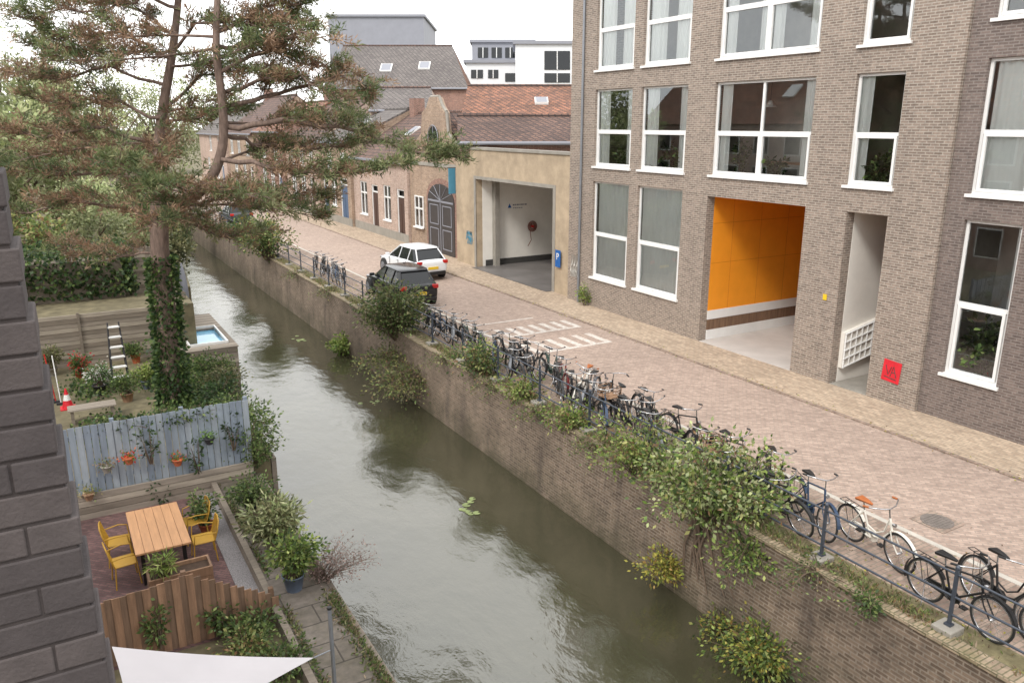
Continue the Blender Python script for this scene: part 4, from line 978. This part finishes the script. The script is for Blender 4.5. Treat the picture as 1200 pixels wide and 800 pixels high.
MB().add(vs,fs,0,True).build('cloth',M['whitesail'],ss); MB().tube([B_,(tp.x,8,B_.z+.03)],.008,5).build('cord',M['grey'],ss)

def potted(u,v,z,r,h,m_,label,ph,ps,nst,lps,leaf,palette,**kw):
    c=G(u,v,z); t=thing('plant_pot',label+' pot','pot',(c.x,c.y,z))
    t['label']=({'terra':'terracotta pot','darkpot':'dark pot','bluepot':'blue grey pot','concrete':'stone pot','browna':'wooden tub'}[m_]+' holding the '+' '.join(label.split()[:9]))
    MB().lathe([(r*.7,z),(r,z+h),(r*1.08,z+h),(r*1.08,z+h+.02),(r*.95,z+h+.02),(r*.9,z+h-.03)],(c.x,c.y,0),16).build('body',M[m_],t)
    MB().lathe([(r*.9,z+h-.04),(r*.9,z+h-.02)],(c.x,c.y,0),14).build('soil',M['soil'],t)
    plant('potted_plant',label,'plant',(c.x,c.y,z+h-.02),ph,ps,nst,lps,leaf,palette,**kw)
potted(345,690,-1.3,.2,.3,'bluepot','bright green leafy shrub in a blue grey pot on the ledge',.95,.52,34,50,.09,np.vstack([GREEN,BRIGHT]),jit=.1)
potted(298,602,-1.3,.2,.28,'darkpot','dark green rounded plant at the fence end of the ledge',.7,.5,30,44,.08,GREEN,jit=.09)
potted(322,645,-1.3,.22,.3,'concrete','pale feathery grassy plant on the ledge',.95,.6,90,30,.15,np.vstack([OLIVE,PALE]),jit=.06,wr=.2)
potted(243,624,-1.5,.16,.22,'terra','small leafy plant by the patio corner',.85,.35,20,36,.08,GREEN,jit=.07)
plant('dry_shrub','leafless pinkish brown shrub leaning over the water at the ledge','shrub',(3.55,13.4,-1.4),.9,.75,90,20,.045,pal([(160,136,130),(140,116,108),(176,154,144)]),lean=(.5,0,-.1),jit=.06,sr=.006)
plant('bank_shrub','green shrub trailing over the ledge near the fence end','shrub',(3.5,18.9,-1.2),1.3,.7,40,46,.08,GREEN,lean=(.2,0,0),jit=.1)
for k,(x,y,h,s_,pl_) in enumerate([(3.6,20.2,1.4,.8,GREEN),(3.7,21.8,1.1,.8,GREEN),(3.6,23.5,1.1,.8,DARKG),(3.9,25.2,.9,.7,OLIVE),(3.9,26.8,.9,.7,GREEN)]):
    plant('bank_shrub','ivy and leafy growth hanging over the timber bank, %s from the fence'%ordn[k],'shrub',(x,y,-1.0),h,s_,28,44,.1,pl_,lean=(.3,0,-.3),jit=.12)
pos=np.column_stack([np.random.uniform(-.5,3.9,12000),np.random.uniform(18.95,28.5,12000),np.random.uniform(-1.0,-.72,12000)])
msk=(np.sin(pos[:,0]*2.1+1)+np.cos(pos[:,1]*1.4)+np.random.normal(size=12000)*.4+(pos[:,0]-1.2)*.9)>0.1; pos=pos[msk]
tag(leafmesh('ivy_ground_cover',pos,np.random.normal(size=(len(pos),3))+[0,0,.5],.1,.08,np.vstack([DARKG,GREEN,GREEN])[np.random.randint(0,15,len(pos))]),'dark ivy ground cover around the foot of the pine','ivy',kind='stuff')
N=5000; yy=np.random.uniform(9.5,18.5,N); xx=np.where(np.random.random(N)<.7,3.62-np.abs(np.random.normal(size=N))*.12,2.66+np.abs(np.random.normal(size=N))*.06); kp=(np.sin(yy*2.7)+np.sin(yy*1.1+2)+np.random.normal(size=N)*.6)>0; xx,yy=xx[kp],yy[kp]
tag(leafmesh('ledge_weeds',np.column_stack([xx,yy,np.full(len(xx),-1.3)]),np.column_stack([np.random.normal(size=len(xx))*.6+.2,np.random.normal(size=len(xx))*.6,np.random.uniform(.1,1,len(xx))]),.09,.035,np.vstack([OLIVE,DRY,GREEN])[np.random.randint(0,15,len(xx))]),'low weeds and moss along the edges of the ledge','weeds',kind='stuff')

# ------------------------------------------------------------------ pine
base=G(205,472,-1.0)
f0=base.x*sin(YAW)+base.y*cos(YAW)
pt=thing('pine_tree','tall twin stemmed pine with spreading browned branches over the canal','tree',tuple(base))
tk=MB()
def smooth(pts,it=2):
    for _ in range(it):
        q=[pts[0]]
        for a,b_ in zip(pts,pts[1:]): q+=[a.lerp(b_,.25),a.lerp(b_,.75)]
        pts=q+[pts[-1]]
    return pts
def taper(n,a,b_): return [a+(b_-a)*i/(n-1) for i in range(n)]
T1=[atF(u,v,f0) for u,v in [(205,480),(200,430),(194,360),(187,290),(186,240)]]
tk.tube(T1,[.36,.3,.27,.25,.24],12)
T2=[atF(u,v,f0+d) for u,v,d in [(186,240,0),(184,190,.2),(190,130,.4),(203,60,.5),(211,-20,.6),(216,-110,.7)]]
s_=smooth(T2); tk.tube(s_,taper(len(s_),.19,.05),10)
T3=[atF(u,v,f0+d) for u,v,d in [(187,264,0),(196,246,-.1),(222,234,-.2),(246,214,-.4),(262,176,-.5),(262,125,-.6),(252,60,-.6),(256,-20,-.5),(258,-110,-.4)]]
s_=smooth(T3); tk.tube(s_,taper(len(s_),.2,.06),10)
branches=[]
def br(pts,d0=0,d1=0,r=.07,dn=1.35,g=None):
    n=len(pts); P_=[atF(u,v,f0+d0+(d1-d0)*i/(n-1)) for i,(u,v) in enumerate(pts)]
    fine=[]
    for a,bq in zip(P_,P_[1:]):
        for t in range(4): fine.append(a.lerp(bq,t/4)+Vector((rnd(-.07,.07),rnd(-.07,.07),rnd(-.07,.07))))
    fine.append(P_[-1]); branches.append((fine,dn,g))
    N=len(fine); tk.tube(fine,[r*(1-.8*i/(N-1)) for i in range(N)],7)
br([(260,150),(330,143),(420,152),(490,180),(538,186)],-.5,-.3,.085,1.6,.95)
br([(260,185),(330,200),(400,205),(480,192)],-.5,-1.6,.07,1.6,.8)
br([(260,125),(330,108),(400,88),(440,105)],-.5,.8,.07)
br([(256,90),(310,60),(350,38),(385,50)],-.5,-1.5,.06)
br([(254,40),(310,10),(355,5)],-.5,.8,.06)
br([(240,220),(290,236),(345,240),(385,232)],-.3,1.2,.06)
br([(260,160),(310,170),(370,175),(440,165)],-.4,2,.06,1.5,.8)
br([(260,110),(300,95),(350,90),(400,120)],-.4,-1.2,.06)
br([(256,70),(290,40),(330,20),(370,25)],-.4,1.4,.06)
br([(255,55),(300,50),(345,70),(390,80)],-.4,.4,.06)
br([(187,260),(140,240),(80,236),(20,250)],0,-.6,.07)
br([(187,296),(150,298),(105,300),(60,285)],0,1,.04,1)
br([(186,215),(130,200),(60,205),(5,190)],0,1.2,.06)
br([(187,170),(120,150),(50,160),(-20,150)],.2,-.8,.06)
br([(190,140),(140,120),(80,125),(20,110)],.2,.8,.05)
br([(196,100),(130,80),(60,95),(0,80)],.4,1.4,.05)
br([(200,70),(140,40),(70,45),(20,20)],.4,-1,.05)
br([(206,40),(150,5),(90,0)],.5,1,.05)
br([(209,10),(170,-5),(110,15),(50,10)],.5,-1,.05)
br([(203,60),(150,60),(100,65),(40,55)],.5,.3,.05)
br([(190,130),(235,90),(290,80),(330,90)],.4,1.8,.05)
br([(211,-10),(270,-30),(330,-25)],.6,.2,.05)
br([(211,-20),(150,-40),(70,-35)],.6,-.3,.05)
br([(203,60),(230,30),(280,25),(330,40)],.5,-.8,.05)
br([(186,235),(215,262),(260,275),(310,270)],0,1.8,.05)
for T in (T2,T3):
    for k in range(14):
        i=rnd(.6,len(T)-1.2); p=T[int(i)].lerp(T[int(i)+1],i-int(i)); a=rnd(0,2*PI); L=rnd(1.8,4.2)
        tip=p+Vector((cos(a)*L,sin(a)*L,rnd(-.5,.8))); c=curve(p,tip,rnd(-.15,.25),10)
        branches.append((c,.95,None)); tk.tube(c,[.045*(1-.085*j) for j in range(11)],6)
NB=[];ND=[];NC=[]
BR=pal([(160,130,106),(138,110,88),(176,148,122),(122,98,78),(148,124,100)]); GP=pal([(110,122,80),(128,136,94),(94,108,70),(142,142,104),(84,98,64)])
for (c,dn,g_) in branches:
    n=len(c); green=g_ if g_ is not None else rnd(.15,.7); Ltot=sum((c[i+1]-c[i]).length for i in range(n-1))
    for k in range(int((7+Ltot*6)*dn)):
        t=.18+.82*random.random(); f=t*(n-1); i=min(int(f),n-2); p=c[i].lerp(c[i+1],f-i); ax=(c[i+1]-c[i]).normalized()
        sd=ax.cross(Vector((0,0,1))); sd=sd.normalized() if sd.length>.01 else Vector((1,0,0))
        s=random.choice((-1,1)); L=rnd(.35,1.25)*(1.15-.5*t)
        d=(ax*rnd(.3,1.1)+sd*s*rnd(.3,1)+Vector((0,0,rnd(-.2,.6)))).normalized()
        tw=curve(p,p+d*L,rnd(-.05,.1),4); tk.tube(tw,[.014,.012,.009,.007,.004],3)
        pb_=BR if random.random()>(green*.7+.4*(t>.8)) else GP
        for q in range(4):
            tt=.38+.207*q; ff=min(tt*4,3.99); w_=tw[int(ff)].lerp(tw[int(ff)+1],ff-int(ff))
            sh=rnd(.7,1.25); pp_=pb_ if random.random()<.8 else GP
            cl=pp_[random.randrange(len(pp_))]*sh
            for z_ in range(17):
                v_=Vector((random.gauss(0,1),random.gauss(0,1),random.gauss(0,1))).normalized()+d*.6+Vector((0,0,.25))
                NB.append(w_+v_*.03+Vector((random.gauss(0,.06),random.gauss(0,.06),random.gauss(0,.038)))); ND.append(v_); NC.append(cl*rnd(.8,1.2))
tk.build('trunk',M['bark'],pt)
leafmesh('crown',NB,ND,np.random.uniform(.12,.21,len(NB)),.028,NC,pt)
pos=[];dr=[]
for k in range(3400):
    t=random.random()**1.2*.72; f=t*4; i=min(int(f),3); p=T1[i].lerp(T1[i+1],f-i); a=rnd(0,2*PI); r=.28+abs(random.gauss(0,.11))*(1.2-t)
    pos.append(p+Vector((cos(a)*r,sin(a)*r,0))); dr.append(Vector((cos(a),sin(a),rnd(-1,.4))))
iv=tag(leafmesh('trunk_ivy',pos,dr,.13,.11,np.vstack([DARKG,GREEN])[np.random.randint(0,8,len(pos))]),'dark ivy climbing the lower trunk of the pine','ivy')

# ------------------------------------------------------------------ back garden
def boardwall(name,label,cat,x0,x1,y,z0,z1,mats=('olda','oldb','oldc'),h=.15):
    t=thing(name,label,cat,((x0+x1)/2,y,z0)); b=MB(); z=z0;k=0
    while z<z1-.02: b.box(x0,x1,y+(.01 if k%2 else 0),y+.05,z,min(z+h-.012,z1),k%3); z+=h;k+=1
    b.build('board',[M[m] for m in mats],t)
    for x in (x0+.05,(x0+x1)/2,x1-.13): MB().box(x,x+.08,y-.06,y-.001,z0,z1+.05).build('post',M[mats[1]],t)
    return t
boardwall('timber_retaining_wall','timber retaining wall at the back of the potted garden','retaining wall',-2,2.7,30,-1.0,.8)
boardwall('slatted_fence','slatted timber fence beside the ivy covered shed','fence',2.35,3.6,33.0,.75,2.5,h=.17)
boardwall('slatted_fence','low slatted timber fence stepping down to the pool deck','fence',2.8,4.0,31.0,-.6,1.0,h=.17)
sh=thing('garden_shed','low shed smothered in dark green ivy on the upper terrace','shed',(.6,34.2,.75))
MB().box(-1.6,2.1,32.6,35.8,.75,2.2).build('wall',M['oldb'],sh)
N=9000; a=np.random.uniform(-1,1,(N,3)); sup=np.abs(a).max(axis=1); a/=sup[:,None]; 
ps=np.column_stack([.3+a[:,0]*2.05,34.2+a[:,1]*1.75,1.45+a[:,2]*.95])+np.random.normal(size=(N,3))*.13; ps=ps[ps[:,2]>.9]
leafmesh('ivy_cover',ps,np.random.normal(size=(len(ps),3))+[0,-.4,-.3],.17,.13,np.vstack([DARKG,DARKG,GREEN])[np.random.randint(0,14,len(ps))],sh)
pd=thing('pool_deck','raised timber deck box holding a small pool at the water','deck',(4.4,31,-2.1))
b=MB(); 
for k in range(8):
    z=-2.25+k*.19; b.box(3.4,5.2,28.8,28.86,z,z+.175,k%3); b.box(5.2,5.26,28.8,34.5,z,z+.175,k%3); b.box(3.4,3.46,28.86,34.5,z,z+.175,k%3)
b.build('side_board',[M['olda'],M['oldb'],M['oldc']],pd)
b=MB()
y=28.8
while y<34.5:
    if 29.4<y<31.9: b.box(3.3,3.75,y,y+.13,-.73,-.69,1); b.box(5.0,5.3,y,y+.13,-.73,-.69,1)
    else: b.box(3.3,5.3,y,y+.13,-.73,-.69,int(y*7)%3)
    y+=.142
b.build('deck_board',[M['olda'],M['oldb'],M['oldc']],pd)
MB().box(3.74,5.02,29.38,32.05,-1.3,-.77).build('pool_water',M['poolwater'],pd)
b=MB(); b.box(3.7,3.76,29.36,32.06,-.8,-.6); b.box(5.0,5.06,29.36,32.06,-.8,-.6); b.box(3.76,5.0,29.36,29.42,-.8,-.6); b.box(3.76,5.0,32.0,32.06,-.8,-.6); b.build('pool_rim',M['white'],pd)
us=onY(217,352,33.5)
um=thing('closed_parasol','closed grey parasol standing on the pool deck','parasol',(us.x,33.5,-.7))
MB().tube([(us.x,33.5,-.7),(us.x,33.5,1.6)],.025,8).build('pole',M['grey'],um)
b=MB().lathe([(.06,.1),(.17,.3),(.15,.9),(.09,1.4),(.02,1.7)],(us.x,33.5,0),9); b.build('canopy',M['zinc'],um)
c=G(142,448,-1.0)
ld=thing('step_ladder','open step ladder with pale treads among the garden pots','ladder',(c.x,c.y,-1))
for s_ in (-1,1):
    MB().tube([(c.x+.24*s_,c.y-.3,-1),(c.x+.16*s_,c.y+.15,.95)],.025,5).build('side_rail',M['darkpot'],ld)
    MB().tube([(c.x+.24*s_,c.y+.6,-1),(c.x+.16*s_,c.y+.18,.95)],.02,5).build('rear_leg',M['darkpot'],ld)
for k in range(6):
    t=(k+.8)/6.3; z=-1+1.95*t; y=c.y-.3+.45*t; w_=.24-.08*t
    MB().box(c.x-w_,c.x+w_,y-.09,y+.09,z,z+.035).build('tread',M['white'],ld)
gp=[(95,445,.16,.25,'terra','red flowering plant left of the ladder',pal([(200,60,60),(90,120,60),(80,110,60)])),
 (118,462,.2,.3,'darkpot','white flowering plant before the ladder',pal([(220,220,210),(90,120,70),(80,110,60)])),
 (80,425,.15,.25,'darkpot','dark leafy plant against the retaining wall',DARKG),
 (108,412,.18,.3,'terra','tall leafy plant against the retaining wall',GREEN),
 (172,455,.14,.25,'bluepot','small bright plant beside the pine trunk',BRIGHT),
 (150,470,.18,.25,'browna','leafy herbs right of the ladder',GREEN),
 (62,440,.17,.25,'concrete','bushy olive plant by the garden tools',OLIVE),
 (90,405,.14,.25,'bluepot','slim bright plant at the retaining wall corner',BRIGHT),
 (160,425,.16,.3,'terra','leafy plant between the ladder and the pine',GREEN)]
for (u,v,r,h,m_,lb,pl_) in gp: potted(u,v,-1.0,r,h,m_,lb,rnd(.5,.9),.38,20,34,.09,pl_,jit=.08)
for k,(u,v,colr,dx) in enumerate([(60,470,'blue',.2),(66,472,'red',.12),(72,474,'white',.05),(56,468,'red',.3)]):
    c=G(u,v,-1.0); t=thing('garden_tool',['blue handled','long red handled','white handled','leftmost red handled'][k]+' garden tool leaning by the grey fence','garden tool',(c.x,c.y,-1))
    MB().tube([(c.x,c.y,-1),(c.x-dx,c.y+.3,.45)],.018,6).build('handle',M[colr],t); MB().obox((c.x,c.y,-.97),(.25,.05,.08)).build('head',M['darkpot'],t,bevel=.01)
c=G(80,478,-1.0); t=thing('traffic_cone','orange and white striped cone behind the grey fence','cone',(c.x,c.y,-1))
MB().lathe([(.16,-1),(.1,-.75)],(c.x,c.y,0),14).build('lower_body',M['poster'],t); MB().lathe([(.1,-.75),(.06,-.58)],(c.x,c.y,0),14).build('white_band',M['white'],t); MB().lathe([(.06,-.58),(.02,-.4)],(c.x,c.y,0),14).build('tip',M['poster'],t); MB().box(c.x-.2,c.x+.2,c.y-.2,c.y+.2,-1.0,-.97).build('foot',M['poster'],t)
c=G(110,492,-1.0); t=thing('low_bench','low pale wooden bench behind the grey fence','bench',(c.x,c.y,-1))
b=MB()
for k in range(4): b.box(c.x-.6,c.x+.6,c.y-.25+k*.13,c.y-.14+k*.13,-.6,-.56)
b.build('seat',M['olda'],t)
for s_ in (-.5,.5): MB().box(c.x+s_-.04,c.x+s_+.04,c.y-.2,c.y+.2,-1,-.6).build('leg',M['oldb'],t)
for k,(x,y,z,rx,rz,n,pl_) in enumerate([(2.6,38.5,1.3,1.7,1.2,4500,OLIVE),(-1.5,40,1.9,2,1.6,4500,MIX),(4.6,44,.8,1.6,1.3,4500,OLIVE),(5.3,50,.7,1.5,1.3,3500,MIX),(2,49,1.6,2.2,1.9,5000,PALE),(6.0,58,1.0,1.5,1.7,3500,GREEN),(3,60,1.7,2.8,2.2,4500,PALE),(6.3,70,1.2,2,2,3500,MIX)]):
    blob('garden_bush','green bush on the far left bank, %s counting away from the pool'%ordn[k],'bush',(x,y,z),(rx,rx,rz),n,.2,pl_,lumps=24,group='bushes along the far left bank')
PG=np.vstack([PALE,BRIGHT])
for k,(x,y,z,rx,rz,n,pl_) in enumerate([(-2.5,52,5.0,3.6,4.2,8000,PALE),(0.5,70,6,5,5,8000,PALE),(-7,66,8,6,6,8000,PG),(-3,92,8,7,7,8000,PALE),(6,114,8,7,7,7000,PALE),(15,126,8,7,7,8000,PALE),(24,132,7,6,7,7000,PALE),(-14,85,10,8,9,7000,PALE)]):
    blob('broadleaf_tree','pale green broadleaf tree in the background, %s counting from the nearest'%ordn[k],'tree',(x,y,z),(rx,rx,rz),n,.34,pl_,lumps=46,trunk=-.5,group='background trees on the left',lr=(.14,.3))

# ------------------------------------------------------------------ quay plants
plant('quay_bush','big round green bush growing on the quay beside the black car','bush',(10.1,25.4,-.35),2.2,1.3,76,76,.12,np.vstack([GREEN,OLIVE]),jit=.2,lean=(-.2,0,0),sr=.02)
plant('hanging_bush','straggly bush hanging down the quay wall to the water','bush',(9.95,23.4,-1.0),-.6,1.15,46,50,.1,np.vstack([MIX,OLIVE]),jit=.18,lean=(-.75,0,-.2),arch=-.4,sr=.016)
plant('wall_bush','olive bush sprouting from the wall under the round bush','bush',(9.9,25.2,-.7),.2,1.2,34,42,.1,np.vstack([OLIVE,MIX]),jit=.18,lean=(-.6,0,-.6),arch=.5)
plant('water_plant','small bright green plant at the waterline of the quay wall','plant',(9.7,30.6,-2.1),.8,.7,22,34,.14,BRIGHT,jit=.1)
plant('quay_bush','green and yellow bush by the railing under the far pine branches','bush',(10.0,43.4,-.1),2.7,1.6,60,60,.16,np.vstack([GREEN,MIX]),jit=.22,lean=(-.2,0,0),sr=.02)
plant('quay_bush','smaller bush on the quay just before the far dark car','bush',(10.1,50.5,0),1.6,1.2,34,45,.16,GREEN,jit=.2)
plant('quay_bush','leafy bush at the rail beside the small row of bicycles','bush',(10.15,19.4,-.1),1.2,.8,36,48,.1,np.vstack([GREEN,MIX]),jit=.15,lean=(-.15,0,0))
plant('quay_bush','second leafy bush at the rail toward the crowded bicycles','bush',(10.15,17.0,-.1),.8,.6,22,38,.09,np.vstack([MIX,BRIGHT]),jit=.12)
plant('quay_bush','third small leafy bush at the rail among the crowded bicycles','bush',(10.15,14.7,-.1),.8,.65,24,38,.09,np.vstack([MIX,BRIGHT]),jit=.12,lean=(-.15,0,0))
plant('quay_bush','sprawling leafy bush under the near end of the crowded bicycles','bush',(10.1,12.1,-.15),1.3,1.2,46,50,.09,np.vstack([MIX,BRIGHT]),jit=.14,lean=(-.2,0,0))
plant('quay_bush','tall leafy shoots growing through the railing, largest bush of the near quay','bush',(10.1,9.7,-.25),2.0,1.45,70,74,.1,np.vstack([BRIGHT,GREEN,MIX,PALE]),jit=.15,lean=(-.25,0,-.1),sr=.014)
plant('quay_bush','drooping green bush below the largest bush, over the wall edge','bush',(10.0,8.8,-.2),.3,.7,22,38,.085,np.vstack([GREEN,BRIGHT]),jit=.1,lean=(-.35,0,-.5),arch=.5)
plant('wall_plant','yellow green plant sprouting from the middle of the quay wall','plant',(9.9,10.7,-1.75),.4,.6,30,38,.08,YEL,jit=.1,lean=(-.35,0,.15),arch=.3)
plant('water_plant','large bright green plant at the foot of the quay wall, bottom of the picture','plant',(9.7,8.0,-2.15),.95,.8,46,50,.085,np.vstack([BRIGHT,YEL,GREEN]),jit=.13,lean=(-.3,0,0))
plant('water_plant','yellowish creeper at the foot of the wall left of the large bright plant','plant',(9.75,9.1,-2.1),.45,.5,18,30,.08,np.vstack([YEL,GREEN]),jit=.09,lean=(-.2,0,0))
tl=[(21.3,'under the small row of bicycles'),(18.3,'between the first and second rail bushes'),(15.9,'between the second and third rail bushes'),(13.5,'just before the sprawling bush'),(7.4,'beside the near railing block'),(33,'under the black car'),(38,'between the black car and the far bush')]
for y,tx in tl: plant('trailing_weed','weeds trailing over the quay edge '+tx,'weeds',(10.02,y,.02),.3,.8,26,24,.065,np.vstack([OLIVE,MIX,GREEN]),jit=.06,lean=(-.12,0,-.35),arch=.4)
c=onX(1017,705,10.0)
plant('wall_plant','small leafy sprig on the edge near the near railing block','plant',(10.0,c.y,-.1),.45,.3,12,28,.07,GREEN,jit=.06,lean=(-.15,0,-.1))
plant('wall_plant','small weed at the foot of the brown brick corner by the garage','plant',(18.0,25.3,.0),1.0,.25,12,28,.1,BRIGHT,jit=.06)
rt=MB()
for k in range(9):
    y=rnd(9.2,10.4); y2=y+rnd(-.9,.9); rt.tube([(10.02,y,0),(9.93,y+(y2-y)*.3,-.35),(9.88,y+(y2-y)*.7+.1,-.9),(9.85,y2,rnd(-1.7,-1.1))],[.035,.03,.022,.01],5)
tag(rt.build('hanging_roots',M['twig']),'brown roots hanging down the quay wall under the largest bush','roots')
N=26000; yy=3+57*np.random.random(N)**1.5; xx=10.3+np.abs(np.random.normal(size=N))*.2-.16; keep=(np.sin(yy*2.3)+np.sin(yy*.9+1)+np.random.normal(size=N)*.8)>-.4
xx,yy=xx[keep],yy[keep]; ps=np.column_stack([xx,yy,np.full(len(xx),.03)])
tag(leafmesh('verge_grass',ps,np.column_stack([np.random.normal(size=len(xx))*.5-.2,np.random.normal(size=len(xx))*.5,np.random.uniform(.1,1,len(xx))]),np.random.uniform(.04,.13,len(xx)),.025,np.vstack([OLIVE,DRY,MIX])[np.random.randint(0,15,len(xx))]),'grass and weeds along the top of the quay wall','grass',kind='stuff')
N=2600; yy=np.random.uniform(4,40,N); xx=10.6+np.abs(np.random.normal(size=N))*.9; xx=np.where(np.random.random(N)<.2,16.45+np.random.normal(size=N)*.12,xx)
tag(leafmesh('fallen_leaves',np.column_stack([xx,yy,np.full(N,.04)]),np.column_stack([np.random.normal(size=N),np.random.normal(size=N),np.random.normal(size=N)*.08]),.06,.03,np.vstack([DRY,YEL])[np.random.randint(0,10,N)]),'fallen leaves scattered on the brick street by the railing','leaves',kind='stuff')
for k,(u,v,n) in enumerate([(555,596,9),(350,398,8),(430,470,5)]):
    c=G(u,v,-2.09); b=MB()
    for j in range(n):
        x,y=c.x+random.gauss(0,.22),c.y+random.gauss(0,.22); r=rnd(.05,.11); z=-2.092+j*.0007
        b.poly([(x+r*cos(a),y+r*sin(a),z) for a in [R(20+i*28) for i in range(12)]]+[(x,y,z)])
    tag(b.build('lily_pads',M['pad']),['patch of lily pads in the middle of the canal','patch of lily pads far up the canal near the bank','few lily pads beside the hanging bush'][k],'lily pads',kind='stuff')
